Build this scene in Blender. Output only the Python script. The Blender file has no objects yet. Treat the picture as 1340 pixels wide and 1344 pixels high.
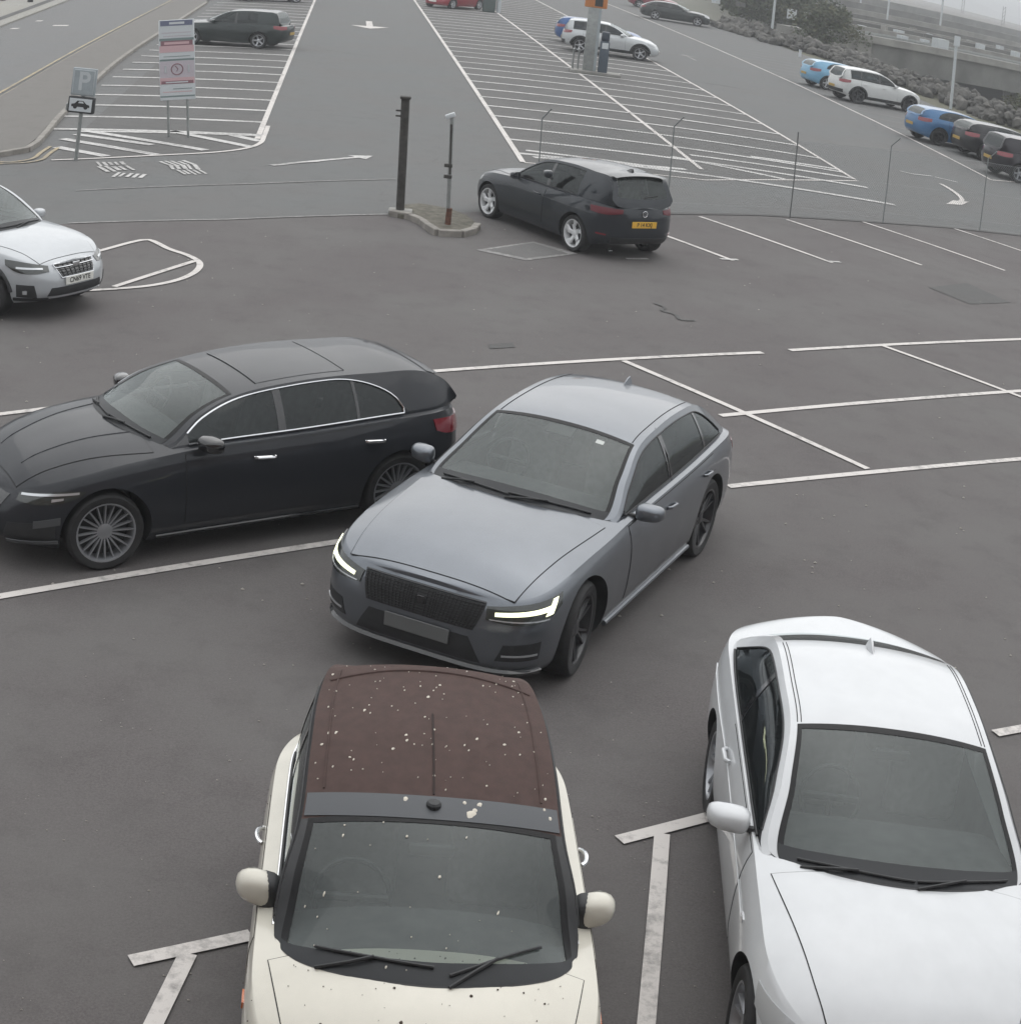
import bpy, bmesh, math, random
from mathutils import Vector, Matrix
random.seed(7)
R = math.radians
sc = bpy.context.scene
COL = sc.collection

# ------------------------------------------------------------------ camera
# wall-mounted security camera: wide lens with barrel distortion, cropped off-centre
CAM_F, CAM_CX, CAM_CY = 2164.49, 514.59, 927.87        # photograph pixels
CAM_P, CAM_R, CAM_H = 0.493019, -0.095543, 5.6136
CAM_K1, CAM_K2 = 0.41493, 0.52592
PW, PH = 1340.0, 1344.0

def cam_axes():
    cp, sp = math.cos(CAM_P), math.sin(CAM_P)
    r, d, w = Vector((1, 0, 0)), Vector((0, -sp, -cp)), Vector((0, cp, -sp))
    c, s = math.cos(CAM_R), math.sin(CAM_R)
    return c*r + s*d, -s*r + c*d, w

AX = cam_axes()

def at(px, py, z=0.0):
    """world point at height z that stands behind a photograph pixel"""
    x, y = (px-CAM_CX)/CAM_F, (py-CAM_CY)/CAM_F
    q = x*x + y*y
    g = 1 + CAM_K1*q + CAM_K2*q*q
    v = AX[0]*(x*g) + AX[1]*(y*g) + AX[2]
    t = (z-CAM_H)/v.z
    return Vector((v.x*t, v.y*t, z))

def lens_poly():
    mm = 36.0/PH
    n, m = 60, 4
    rows, rhs = [], []
    for i in range(1, n+1):
        rp = 1300.0*i/n
        q = rp/CAM_F
        th = math.atan(q*(1 + CAM_K1*q*q + CAM_K2*q**4))
        s = rp*mm/36.0
        rows.append([s**k for k in range(1, m+1)]); rhs.append(th)
    A = [[sum(r[i]*r[j] for r in rows) for j in range(m)] + [sum(r[i]*b for r, b in zip(rows, rhs))] for i in range(m)]
    for i in range(m):
        p = max(range(i, m), key=lambda k: abs(A[k][i])); A[i], A[p] = A[p], A[i]
        for k in range(m):
            if k != i:
                f = A[k][i]/A[i][i]
                A[k] = [a-f*b for a, b in zip(A[k], A[i])]
    return [A[i][m]/A[i][i]/36.0**(i+1) for i in range(m)]

cd = bpy.data.cameras.new('camera'); cam = bpy.data.objects.new('camera', cd); COL.objects.link(cam); sc.camera = cam
cd.type = 'PANO'; cd.panorama_type = 'FISHEYE_LENS_POLYNOMIAL'
cd.sensor_width = 36; cd.fisheye_fov = R(175)
K = lens_poly()
cd.fisheye_polynomial_k0 = 0
cd.fisheye_polynomial_k1, cd.fisheye_polynomial_k2, cd.fisheye_polynomial_k3, cd.fisheye_polynomial_k4 = [-k for k in K]
cd.shift_x = (PW/2-CAM_CX)/PW
cd.shift_y = (CAM_CY-PH/2)/PW
cd.clip_start = 0.05; cd.clip_end = 6000
m3 = Matrix((AX[0], -AX[1], -AX[2])).transposed()
cam.matrix_world = Matrix.Translation((0, 0, CAM_H)) @ m3.to_4x4()

# ------------------------------------------------------------------ light: flat overcast
SUN_EL, SUN_AZ = R(60), R(15)
w = bpy.data.worlds.new('World'); sc.world = w; w.use_nodes = True
nt = w.node_tree; nt.nodes.clear()
sky = nt.nodes.new('ShaderNodeTexSky'); sky.sky_type = 'NISHITA'; sky.sun_disc = False
sky.sun_elevation = SUN_EL; sky.sun_rotation = SUN_AZ; sky.dust_density = 6; sky.air_density = 1.6; sky.ozone_density = 1.0
hs = nt.nodes.new('ShaderNodeHueSaturation'); hs.inputs['Saturation'].default_value = 0.12
bg = nt.nodes.new('ShaderNodeBackground'); bg.inputs['Strength'].default_value = 0.12
wo = nt.nodes.new('ShaderNodeOutputWorld')
mxs = nt.nodes.new('ShaderNodeMix'); mxs.data_type = 'RGBA'; mxs.inputs[0].default_value = 0.86   # cloud deck over the clear sky
tcw = nt.nodes.new('ShaderNodeTexCoord'); sxyz = nt.nodes.new('ShaderNodeSeparateXYZ'); nt.links.new(tcw.outputs['Generated'], sxyz.inputs[0])
rmp = nt.nodes.new('ShaderNodeMapRange'); nt.links.new(sxyz.outputs['Z'], rmp.inputs[0]); rmp.inputs[3].default_value = 0.84; rmp.inputs[4].default_value = 1.30
mul = nt.nodes.new('ShaderNodeVectorMath'); mul.operation = 'SCALE'; mul.inputs[0].default_value = (6.2, 6.35, 6.5); nt.links.new(rmp.outputs[0], mul.inputs['Scale'])
nt.links.new(mul.outputs[0], mxs.inputs[7])
nt.links.new(sky.outputs[0], hs.inputs['Color']); nt.links.new(hs.outputs[0], mxs.inputs[6]); nt.links.new(mxs.outputs[2], bg.inputs['Color']); nt.links.new(bg.outputs[0], wo.inputs['Surface'])
sl = bpy.data.lights.new('sun', 'SUN'); so = bpy.data.objects.new('sun', sl); COL.objects.link(so)
sl.energy = 0.7; sl.angle = R(100); sl.color = (1.0, 0.97, 0.93)
sd = Vector((math.sin(SUN_AZ)*math.cos(SUN_EL), math.cos(SUN_AZ)*math.cos(SUN_EL), math.sin(SUN_EL)))
so.rotation_euler = sd.to_track_quat('Z', 'Y').to_euler()
vs = sc.view_settings; vs.view_transform = 'Standard'; vs.look = 'None'; vs.gamma = 1; vs.use_curve_mapping = False
vs.exposure = 0.50
sc.cycles.max_bounces = 6; sc.cycles.diffuse_bounces = 3; sc.cycles.glossy_bounces = 3; sc.cycles.volume_bounces = 0; sc.cycles.transparent_max_bounces = 10
sc.cycles.use_adaptive_sampling = True; sc.cycles.adaptive_threshold = 0.014; sc.cycles.adaptive_min_samples = 24

# ------------------------------------------------------------------ materials
def srgb(r, g, b):
    f = lambda c: ((c/255)/12.92 if c/255 <= 0.04045 else ((c/255+0.055)/1.055)**2.4)
    return (f(r), f(g), f(b), 1)

def mat(name, col, rough=0.5, metal=0.0, coat=0.0, spec=0.5, noise=0.0, nscale=8.0, bump=0.0, bscale=120.0, col2=None, rvar=0.0, coat_rough=0.04):
    m = bpy.data.materials.new(name); m.use_nodes = True
    n = m.node_tree.nodes; l = m.node_tree.links; b = n['Principled BSDF']
    c = tuple(col[:3]) + (1,)
    b.inputs['Base Color'].default_value = c; b.inputs['Roughness'].default_value = rough; b.inputs['Metallic'].default_value = metal
    b.inputs['Coat IOR'].default_value = 1.5; b.inputs['Coat Weight'].default_value = coat; b.inputs['Coat Roughness'].default_value = coat_rough; b.inputs['Specular IOR Level'].default_value = spec
    tc = None
    if noise or bump or rvar or col2:
        tc = n.new('ShaderNodeTexCoord')
    if noise or col2:
        t = n.new('ShaderNodeTexNoise'); t.inputs['Scale'].default_value = nscale; t.inputs['Detail'].default_value = 6; t.inputs['Roughness'].default_value = 0.6
        l.new(tc.outputs['Object'], t.inputs['Vector'])
        mx = n.new('ShaderNodeMix'); mx.data_type = 'RGBA'
        c2 = tuple(col2[:3]) + (1,) if col2 else tuple(x*(1-noise) for x in c[:3]) + (1,)
        c1 = c if col2 else tuple(min(1, x*(1+noise)) for x in c[:3]) + (1,)
        mx.inputs[6].default_value = c1; mx.inputs[7].default_value = c2
        rp = n.new('ShaderNodeMapRange'); rp.inputs[1].default_value = 0.35; rp.inputs[2].default_value = 0.65
        l.new(t.outputs['Fac'], rp.inputs[0]); l.new(rp.outputs[0], mx.inputs[0]); l.new(mx.outputs[2], b.inputs['Base Color'])
    if rvar:
        t = n.new('ShaderNodeTexNoise'); t.inputs['Scale'].default_value = 3.0; t.inputs['Detail'].default_value = 5
        l.new(tc.outputs['Object'], t.inputs['Vector'])
        rp = n.new('ShaderNodeMapRange'); rp.inputs[3].default_value = max(0.02, rough-rvar); rp.inputs[4].default_value = rough+rvar
        l.new(t.outputs['Fac'], rp.inputs[0]); l.new(rp.outputs[0], b.inputs['Roughness'])
    if bump:
        t = n.new('ShaderNodeTexNoise'); t.inputs['Scale'].default_value = bscale; t.inputs['Detail'].default_value = 3
        l.new(tc.outputs['Object'], t.inputs['Vector'])
        bp = n.new('ShaderNodeBump'); bp.inputs['Strength'].default_value = bump; bp.inputs['Distance'].default_value = 0.01
        l.new(t.outputs['Fac'], bp.inputs['Height']); l.new(bp.outputs[0], b.inputs['Normal'])
    return m

def glass_mat(name, tint=(0.80, 0.86, 0.84), ior=1.45, film=0.17, filmcol=(0.22, 0.24, 0.235)):
    """car glass: tinted see-through pane, a thin dusty film and a mirror-like sheen"""
    m = bpy.data.materials.new(name); m.use_nodes = True
    n = m.node_tree.nodes; l = m.node_tree.links; n.clear()
    o = n.new('ShaderNodeOutputMaterial'); tr = n.new('ShaderNodeBsdfTransparent'); tr.inputs[0].default_value = tint + (1,)
    df = n.new('ShaderNodeBsdfDiffuse'); df.inputs[0].default_value = filmcol + (1,)
    gl = n.new('ShaderNodeBsdfGlossy'); gl.inputs['Roughness'].default_value = 0.02; gl.inputs[0].default_value = (0.95, 1, 1, 1)
    m1 = n.new('ShaderNodeMixShader'); m1.inputs[0].default_value = film
    fr = n.new('ShaderNodeFresnel'); fr.inputs[0].default_value = ior
    m2 = n.new('ShaderNodeMixShader')
    l.new(tr.outputs[0], m1.inputs[1]); l.new(df.outputs[0], m1.inputs[2])
    l.new(fr.outputs[0], m2.inputs[0]); l.new(m1.outputs[0], m2.inputs[1]); l.new(gl.outputs[0], m2.inputs[2]); l.new(m2.outputs[0], o.inputs[0])
    return m

def emit_mat(name, col, strength):
    m = bpy.data.materials.new(name); m.use_nodes = True
    b = m.node_tree.nodes['Principled BSDF']; b.inputs['Base Color'].default_value = tuple(col[:3])+(1,)
    b.inputs['Emission Color'].default_value = tuple(col[:3])+(1,); b.inputs['Emission Strength'].default_value = strength
    return m

M = {}
M['tyre'] = mat('tyre rubber', (0.018, 0.018, 0.019), 0.75, noise=0.25, nscale=20)
M['plastic'] = mat('black plastic', (0.022, 0.023, 0.025), 0.55, noise=0.15, nscale=15)
M['screen_band'] = mat('screen band', (0.026, 0.028, 0.031), 0.4, spec=0.25)
M['frit'] = mat('screen frit', (0.010, 0.010, 0.011), 0.4, spec=0.2)
M['gloss_black'] = mat('gloss black', (0.012, 0.012, 0.014), 0.12, coat=1)
M['gap'] = mat('shut line', (0.012, 0.012, 0.013), 0.8)
M['chrome'] = mat('chrome', (0.75, 0.76, 0.78), 0.12, metal=1)
M['silver'] = mat('alloy silver', (0.52, 0.53, 0.55), 0.32, metal=0.7, coat=0.3)
M['silver_bright'] = mat('machined alloy', (0.66, 0.67, 0.68), 0.4, metal=0.2, coat=0.3)
M['alloy_grey'] = mat('alloy grey', (0.33, 0.34, 0.36), 0.35, metal=0.6, coat=0.3)
M['alloy_black'] = mat('alloy black', (0.02, 0.021, 0.025), 0.3, coat=0.5)
M['interior'] = mat('cabin trim', (0.075, 0.077, 0.08), 0.75, noise=0.2, nscale=9)
M['interior_lt'] = mat('cabin cloth', (0.20, 0.20, 0.20), 0.85, noise=0.2, nscale=12)
M['glass'] = glass_mat('car glass')
M['glass_dark'] = glass_mat('tinted car glass', tint=(0.22, 0.24, 0.24), ior=1.5, film=0.15, filmcol=(0.05, 0.055, 0.06))
M['lamp'] = mat('lamp lens', (0.42, 0.43, 0.44), 0.15, coat=1)
M['lamp_dark'] = mat('lamp housing', (0.035, 0.04, 0.038), 0.1, coat=1)
M['drl'] = emit_mat('daytime running light', (0.98, 1.0, 0.70), 0.95)
M['drl_dim'] = mat('lamp reflector', (0.62, 0.64, 0.66), 0.2, metal=0.6, coat=1)
M['tail'] = mat('tail lamp red', (0.20, 0.012, 0.022), 0.12, coat=1)
M['tail_dark'] = mat('smoked tail lamp', (0.11, 0.008, 0.016), 0.3, spec=0.3, coat=0.25)
M['blade'] = mat('bumper blade', (0.10, 0.105, 0.11), 0.35, metal=0.3)
M['amber'] = mat('amber repeater', (0.6, 0.16, 0.05), 0.25, coat=1)
M['plate_w'] = mat('white plate', (0.72, 0.72, 0.68), 0.4)
M['plate_y'] = mat('yellow plate', (0.72, 0.42, 0.05), 0.4)
M['plate_yd'] = mat('dull yellow plate', (0.42, 0.28, 0.07), 0.5)
M['plate_g'] = mat('plain dark plate', (0.13, 0.135, 0.135), 0.5)
M['sign_sticker'] = mat('white sticker', (0.5, 0.52, 0.5), 0.6)
M['ink'] = mat('black ink', (0.015, 0.015, 0.015), 0.6)
M['mirror_glass'] = mat('mirror glass', (0.6, 0.62, 0.64), 0.04, metal=1)
def paint(name, col, metal=0.0, rough=0.35, coat=1.0, noise=0.03):
    return mat(name, col, rough, metal, coat*0.85, spec=0.15, noise=noise, nscale=5, rvar=0.05)

# ------------------------------------------------------------------ small helpers
def obj(name, verts, faces, m=None, parent=None, smooth=True, angle=35, fmats=None):
    me = bpy.data.meshes.new(name); me.from_pydata([tuple(v) for v in verts], [], faces); me.update()
    if m is not None:
        for x in (m if isinstance(m, (list, tuple)) else [m]): me.materials.append(x)
    if fmats: me.polygons.foreach_set('material_index', fmats)
    if smooth:
        me.shade_smooth(); me.set_sharp_from_angle(angle=R(angle))
    o = bpy.data.objects.new(name, me); COL.objects.link(o)
    if parent is not None: o.parent = parent
    return o

def clean(o, dist=0.0004, recalc=True):
    bm = bmesh.new(); bm.from_mesh(o.data); bmesh.ops.remove_doubles(bm, verts=bm.verts, dist=dist)
    bmesh.ops.dissolve_degenerate(bm, edges=bm.edges, dist=dist*0.5)
    if recalc: bmesh.ops.recalc_face_normals(bm, faces=bm.faces)
    bm.to_mesh(o.data); bm.free(); return o

def empty(name, loc=(0, 0, 0), rz=0, parent=None):
    o = bpy.data.objects.new(name, None); COL.objects.link(o); o.location = loc; o.rotation_euler = (0, 0, rz); o.empty_display_size = 0.2
    if parent is not None: o.parent = parent
    return o

def tag(o, label=None, cat=None, group=None, kind=None):
    if label: o['label'] = label
    if cat: o['category'] = cat
    if group: o['group'] = group
    if kind: o['kind'] = kind
    return o

def copy_tree(o, parent=None):
    c = o.copy(); COL.objects.link(c); c.parent = parent
    for ch in list(o.children): copy_tree(ch, c)
    return c

class MB:
    def __init__(s): s.v = []; s.f = []
    def add(s, vs, fs):
        k = len(s.v); s.v += [Vector(x) for x in vs]; s.f += [[i+k for i in f] for f in fs]; return s
    def box(s, c, size, rz=0, rot=None):
        hx, hy, hz = [a/2 for a in size]; q = rot or Matrix.Rotation(rz, 3, 'Z'); c = Vector(c)
        vs = [c + q @ Vector((x*hx, y*hy, z*hz)) for x in (-1, 1) for y in (-1, 1) for z in (-1, 1)]
        return s.add(vs, [(0, 1, 3, 2), (4, 6, 7, 5), (0, 4, 5, 1), (2, 3, 7, 6), (0, 2, 6, 4), (1, 5, 7, 3)])
    def tube(s, pts, r, n=10, cap=True, r2=None):
        pts = [Vector(p) for p in pts]; k = len(pts); rings = []
        up = Vector((0, 0, 1))
        for i, p in enumerate(pts):
            t = (pts[min(i+1, k-1)]-pts[max(i-1, 0)]).normalized()
            a = t.cross(up)
            if a.length < 1e-3: a = t.cross(Vector((0, 1, 0)))
            a.normalize(); b = t.cross(a)
            rr = r if r2 is None else r + (r2-r)*i/max(1, k-1)
            rings.append([p + a*(rr*math.cos(2*math.pi*j/n)) + b*(rr*math.sin(2*math.pi*j/n)) for j in range(n)])
        vs = [v for q in rings for v in q]
        fs = [(i*n+j, i*n+(j+1) % n, (i+1)*n+(j+1) % n, (i+1)*n+j) for i in range(k-1) for j in range(n)]
        if cap: fs += [tuple(range(n))[::-1], tuple((k-1)*n+j for j in range(n))]
        return s.add(vs, fs)
    def lathe(s, prof, n=32, axis='Y', c=(0, 0, 0)):
        """prof: (radius, along)"""
        c = Vector(c); vs = []
        for (r, a) in prof:
            for j in range(n):
                t = 2*math.pi*j/n
                vs.append(c + (Vector((r*math.cos(t), a, r*math.sin(t))) if axis == 'Y' else Vector((r*math.cos(t), r*math.sin(t), a))))
        fs = [(i*n+j, i*n+(j+1) % n, (i+1)*n+(j+1) % n, (i+1)*n+j) for i in range(len(prof)-1) for j in range(n)]
        return s.add(vs, fs)
    def build(s, name, m, parent=None, smooth=True, angle=35, cl=False):
        o = obj(name, s.v, s.f, m, parent, smooth, angle)
        if cl: clean(o)
        return o

def bevel_box(name, c, size, m, parent=None, bev=0.01, seg=2, rot=None, rz=0):
    mb = MB().box((0, 0, 0), size); me = bpy.data.meshes.new(name); me.from_pydata([tuple(v) for v in mb.v], [], mb.f)
    bm = bmesh.new(); bm.from_mesh(me); bmesh.ops.recalc_face_normals(bm, faces=bm.faces)
    bmesh.ops.bevel(bm, geom=bm.edges[:], offset=bev, segments=seg, affect='EDGES', profile=0.5)
    q = rot or Matrix.Rotation(rz, 3, 'Z')
    for v in bm.verts: v.co = q @ v.co + Vector(c)
    bm.to_mesh(me); bm.free(); me.materials.append(m); me.shade_smooth(); me.set_sharp_from_angle(angle=R(40))
    o = bpy.data.objects.new(name, me); COL.objects.link(o)
    if parent is not None: o.parent = parent
    return o

def pch(pts):
    """monotone cubic through (x, y) points"""
    pts = sorted(pts); xs = [p[0] for p in pts]; ys = [p[1] for p in pts]; n = len(xs)
    d = [(ys[i+1]-ys[i])/(xs[i+1]-xs[i]) for i in range(n-1)]
    t = [d[0]] + [0 if d[i-1]*d[i] <= 0 else 2*d[i-1]*d[i]/(d[i-1]+d[i]) for i in range(1, n-1)] + [d[-1]]
    def f(x):
        if x <= xs[0]: return ys[0]
        if x >= xs[-1]: return ys[-1]
        i = 0
        while x > xs[i+1]: i += 1
        h = xs[i+1]-xs[i]; u = (x-xs[i])/h
        return (2*u**3-3*u*u+1)*ys[i] + (u**3-2*u*u+u)*h*t[i] + (-2*u**3+3*u*u)*ys[i+1] + (u**3-u*u)*h*t[i+1]
    return f

def spline(P, n, closed=False):
    """smooth curve through points, n samples evenly spread"""
    P = [Vector(p) for p in P]; k = len(P)
    tt = [0.0]
    for i in range(1, k): tt.append(tt[-1]+max(1e-6, (P[i]-P[i-1]).length**0.7))
    T = []
    for i in range(k):
        if i == 0: T.append((P[1]-P[0])/(tt[1]-tt[0]))
        elif i == k-1: T.append((P[-1]-P[-2])/(tt[-1]-tt[-2]))
        else:
            a = (P[i]-P[i-1])/(tt[i]-tt[i-1]); b = (P[i+1]-P[i])/(tt[i+1]-tt[i]); wa = tt[i+1]-tt[i]; wb = tt[i]-tt[i-1]
            T.append((a*wa+b*wb)/(wa+wb))
    D = []
    for i in range(k-1):
        h = tt[i+1]-tt[i]
        for j in range(24):
            u = j/24
            D.append((2*u**3-3*u*u+1)*P[i] + (u**3-2*u*u+u)*h*T[i] + (-2*u**3+3*u*u)*P[i+1] + (u**3-u*u)*h*T[i+1])
    D.append(P[-1])
    return resample(D, n)

def resample(D, n):
    s = [0.0]
    for i in range(1, len(D)): s.append(s[-1]+(D[i]-D[i-1]).length)
    out = []; j = 0
    for i in range(n):
        q = s[-1]*i/(n-1)
        while j < len(D)-2 and s[j+1] < q: j += 1
        h = s[j+1]-s[j]; out.append(D[j].lerp(D[j+1], (q-s[j])/h if h > 1e-9 else 0))
    return out

def text_mesh(name, body, size, m, parent=None, loc=(0, 0, 0), rot=(0, 0, 0), ext=0.001, xs=1.0, align='CENTER', bold=0.0):
    c = bpy.data.curves.new(name, 'FONT'); c.body = body; c.size = size; c.extrude = ext; c.align_x = align; c.align_y = 'CENTER'; c.offset = bold
    t = bpy.data.objects.new(name, c); COL.objects.link(t)
    dg = bpy.context.evaluated_depsgraph_get(); me = bpy.data.meshes.new_from_object(t.evaluated_get(dg)); bpy.data.objects.remove(t)
    me.name = name; me.materials.clear(); me.materials.append(m)
    o = bpy.data.objects.new(name, me); COL.objects.link(o); o.location = loc; o.rotation_euler = rot; o.scale = (xs, 1, 1)
    if parent is not None: o.parent = parent
    return o

# ------------------------------------------------------------------ car builder
def sstep(x, a, b):
    t = min(1, max(0, (x-a)/(b-a))); return t*t*(3-2*t)

class Car:
    """x forward from the rear axle, y to the car's left, z up"""
    UF, UR = 0.30, 0.70
    def __init__(s, name, sp):
        s.sp = sp; s.root = empty(name)
        s.zt, s.zb, s.cr = pch(sp['ztop']), pch(sp['zbot']), pch(sp['crown'])
        s.fdx, s.rdx, s.ins, s.tap = pch(sp['fdx']), pch(sp['rdx']), pch(sp['inset']), pch(sp['taper'])
        s.w, s.xf, s.xr, s.af, s.ar, s.nf, s.nr = [sp[k] for k in ('w', 'xf', 'xr', 'af', 'ar', 'nf', 'nr')]
        s.wb, s.R = sp['wb'], sp['R']; s.lod = sp.get('lod', 0)
        s.pt = sp['paint']; s.roofm = sp.get('roof_mat', s.pt)
        s._arc()
        pts = []
        for (x, y, z) in sp['rail']:
            pts.append((x, y, s.body_top(x, y)+0.004 if z is None else z))
        fl_ = lambda q: (q[0], -q[1], q[2])
        L = [p for p in spline([fl_(pts[1])]+pts+[fl_(pts[-2])], 420) if p.y >= -0.004]
        for p in L: p.y = max(0.0, p.y)
        s.rail = sorted(((p.x, p.y, p.z) for p in L))
        s.rx = [p[0] for p in s.rail]
        s.x0, s.x1 = s.rx[-1], s.rx[0]          # cowl centre, rear centre
        c0 = pch(sp['rcrown']); xh, xr = sp['xh'], sp['xr_roof']
        zh, zr = s.ryz(xh)[1]+c0(xh), s.ryz(xr)[1]+c0(xr)
        z0, z1 = s.ryz(s.x0)[1], s.ryz(s.x1)[1]
        bf, br = sp.get('screen_bow', 0.022), sp.get('rear_bow', 0.03)
        def cc(x):
            if x > xh:
                t = min(1, (x-xh)/(s.x0-xh)); return max(0, zh+(z0-zh)*t+bf*4*t*(1-t)-s.ryz(x)[1])
            if x < xr:
                t = min(1, (xr-x)/(xr-s.x1)); return max(0, zr+(z1-zr)*t+br*4*t*(1-t)-s.ryz(x)[1])
            return c0(x)
        s.cc = cc
    # ---- lower body skin
    def base(s, u):
        if u < s.UF:
            t = math.pi/2*u/s.UF; c, q = max(0, math.cos(t))**(2/s.nf), math.sin(t)**(2/s.nf)
            return s.xf-s.af+s.af*c, q, c, 0
        if u > s.UR:
            t = math.pi/2*(1-u)/(1-s.UR); c, q = max(0, math.cos(t))**(2/s.nr), max(0, math.sin(t))**(2/s.nr)
            return s.xr+s.ar-s.ar*c, q, 0, c
        k = (u-s.UF)/(s.UR-s.UF)
        return (s.xf-s.af)*(1-k)+(s.xr+s.ar)*k, 1, 0, 0
    def S(s, u, v):
        u = min(1, max(0, u))
        xb, q, wf, wr = s.base(u)
        y = q*(s.w*s.tap(xb)-s.ins(v))
        fl = s.sp.get('flare', 0.0)
        if fl:
            g = math.exp(-((v-0.45)/0.35)**2)*q
            y += fl*g*(math.exp(-((xb-s.wb)/0.42)**2)+math.exp(-(xb/0.42)**2))
        return Vector((xb+s.fdx(v)*wf+s.rdx(v)*wr, y, s.zb(xb)+(s.zt(xb)-s.zb(xb))*v))
    def SN(s, u, v):
        e = 0.004
        a = s.S(u+e, v)-s.S(u-e, v); b = s.S(u, min(1, v+0.02))-s.S(u, max(0, v-0.02))
        if u < e*1.01 or u > 1-e*1.01:
            a = Vector((0, 1 if u < 0.5 else -1, 0))
        n = a.cross(b); return n.normalized() if n.length > 1e-9 else Vector((0, 0, 1))
    def _arc(s):
        n = 240; P = [s.S(i/n, 0.55) for i in range(n+1)]; s.arc = [0.0]
        for i in range(n): s.arc.append(s.arc[-1]+math.hypot(P[i+1].x-P[i].x, P[i+1].y-P[i].y))
    def _uarc(s, p):
        from bisect import bisect_left
        p = min(max(p, 0), s.arc[-1]); i = max(1, bisect_left(s.arc, p)); n = len(s.arc)-1
        h = s.arc[i]-s.arc[i-1]; return (i-1+(p-s.arc[i-1])/h if h > 0 else i)/n
    def ux(s, x, v):
        lo, hi = 0.0, 1.0
        for _ in range(20):
            m = (lo+hi)/2
            if s.S(m, v).x > x: lo = m
            else: hi = m
        return (lo+hi)/2
    def v_of(s, xb, z): return min(1, max(0, (z-s.zb(xb))/(s.zt(xb)-s.zb(xb))))
    def side(s, x, z, off=0.0, sg=1):
        v = s.v_of(x, z); u = s.ux(x, v); P = s.S(u, v)+s.SN(u, v)*off
        return Vector((P.x, P.y*sg, P.z))
    def skin(s, p, z, off=0.0, rear=False):
        """p: metres along the outline from the front (or rear) centre, signed: + is the car's left"""
        sg = 1 if p >= 0 else -1; q = abs(p)
        u = s._uarc(s.arc[-1]-q if rear else q)
        v = s.v_of(s.base(u)[0], z); P = s.S(u, v)+s.SN(u, v)*off
        return Vector((P.x, P.y*sg, P.z))
    def body_top(s, x, y):
        u = s.ux(x, 1.0); P = s.S(u, 1.0); k = min(1, abs(y)/max(P.y, 1e-4)); pw = s.sp.get('cpow', 3.0)
        return P.z+s.cr(s.base(u)[0])*(1-k**pw)
    def ysh(s, x): return s.S(s.ux(x, 1.0), 1.0).y
    def hood(s, x, y, off=0.0):
        e = 0.01; f = lambda a, b: Vector((a, b, s.body_top(a, b)))
        n = (f(x+e, y)-f(x-e, y)).cross(f(x, y+e)-f(x, y-e)).normalized()
        return f(x, y)+n*off
    # ---- cabin
    def ryz(s, x):
        from bisect import bisect_left
        i = min(len(s.rx)-1, max(1, bisect_left(s.rx, x))); a, b = s.rail[i-1], s.rail[i]; h = b[0]-a[0]
        k = min(1, max(0, (x-a[0])/h)) if h > 1e-9 else 0
        return a[1]+(b[1]-a[1])*k, a[2]+(b[2]-a[2])*k
    def top(s, x, k, off=0.0):
        y, z = s.ryz(x); P = Vector((x, k*y, z+s.cc(x)*(1-abs(k)**2.2)))
        if off:
            e = 0.012
            y1, z1 = s.ryz(x+e); y0, z0 = s.ryz(x-e)
            a = Vector((2*e, k*(y1-y0), z1-z0+(s.cc(x+e)-s.cc(x-e))*(1-abs(k)**2.2)))
            b = Vector((0, max(y, .02)*0.02, s.cc(x)*(abs(k)**2.2-abs(k+0.02)**2.2)))
            n = a.cross(b)
            if n.length > 1e-9: P += n.normalized()*off
        return P
    def screen(s, t, k, off=0.0, rear=False):
        """windscreen (or rear screen) point: t from the base to the roof edge, k across"""
        xa, xh = (s.sp['xc'], s.sp['xr_roof']) if rear else (s.sp['xa'], s.sp['xh'])
        def f(t, k):
            ya = s.ryz(xa)[0]; key = (rear, round(abs(k), 4)); c = s.__dict__.setdefault('_xb', {})
            if key not in c:
                lo, hi = (xa, s.x0) if not rear else (xa, s.x1)
                for _ in range(22):
                    m = (lo+hi)/2
                    if s.ryz(m)[0] > abs(k)*ya: lo = m
                    else: hi = m
                c[key] = (lo+hi)/2
            xb = c[key]; x = xb+(xh-xb)*t; ys = s.ryz(xa+(xh-xa)*t)[0]; y = k*ys; yr = s.ryz(x)[0]
            return s.top(x, max(-1, min(1, y/max(yr, 1e-4))))
        P = f(t, k)
        if off:
            e = 0.01; a = f(min(1, t+e), k)-f(max(0, t-e), k); b = f(t, min(1, k+e))-f(t, max(-1, k-e))
            n = b.cross(a) if not rear else a.cross(b)
            if n.z < 0: n = -n
            P = P+n.normalized()*off
        return P
    def belt(s, x):
        y = s.ysh(x)*s.sp.get('sb', 0.95); return y, s.body_top(x, y)-0.012
    def wall(s, x, k, off=0.0, sg=1):
        yb, zb = s._belt(x); yr, zr = s.ryz(x)
        y = yb+(yr-yb)*k+s.sp.get('bulge', 0.02)*4*k*(1-k)*min(1, max(0, zr-zb)/0.3)
        return Vector((x, (y+off)*sg, zb+(zr-zb)*k+off*0.35))
    def _belt(s, x):
        c = s.__dict__.setdefault('_bc', {}); k = round(x, 3)
        if k not in c: c[k] = s.belt(x)
        return c[k]
    def H(s, x): return max(1e-3, s.ryz(x)[1]-s._belt(x)[1])
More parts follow.
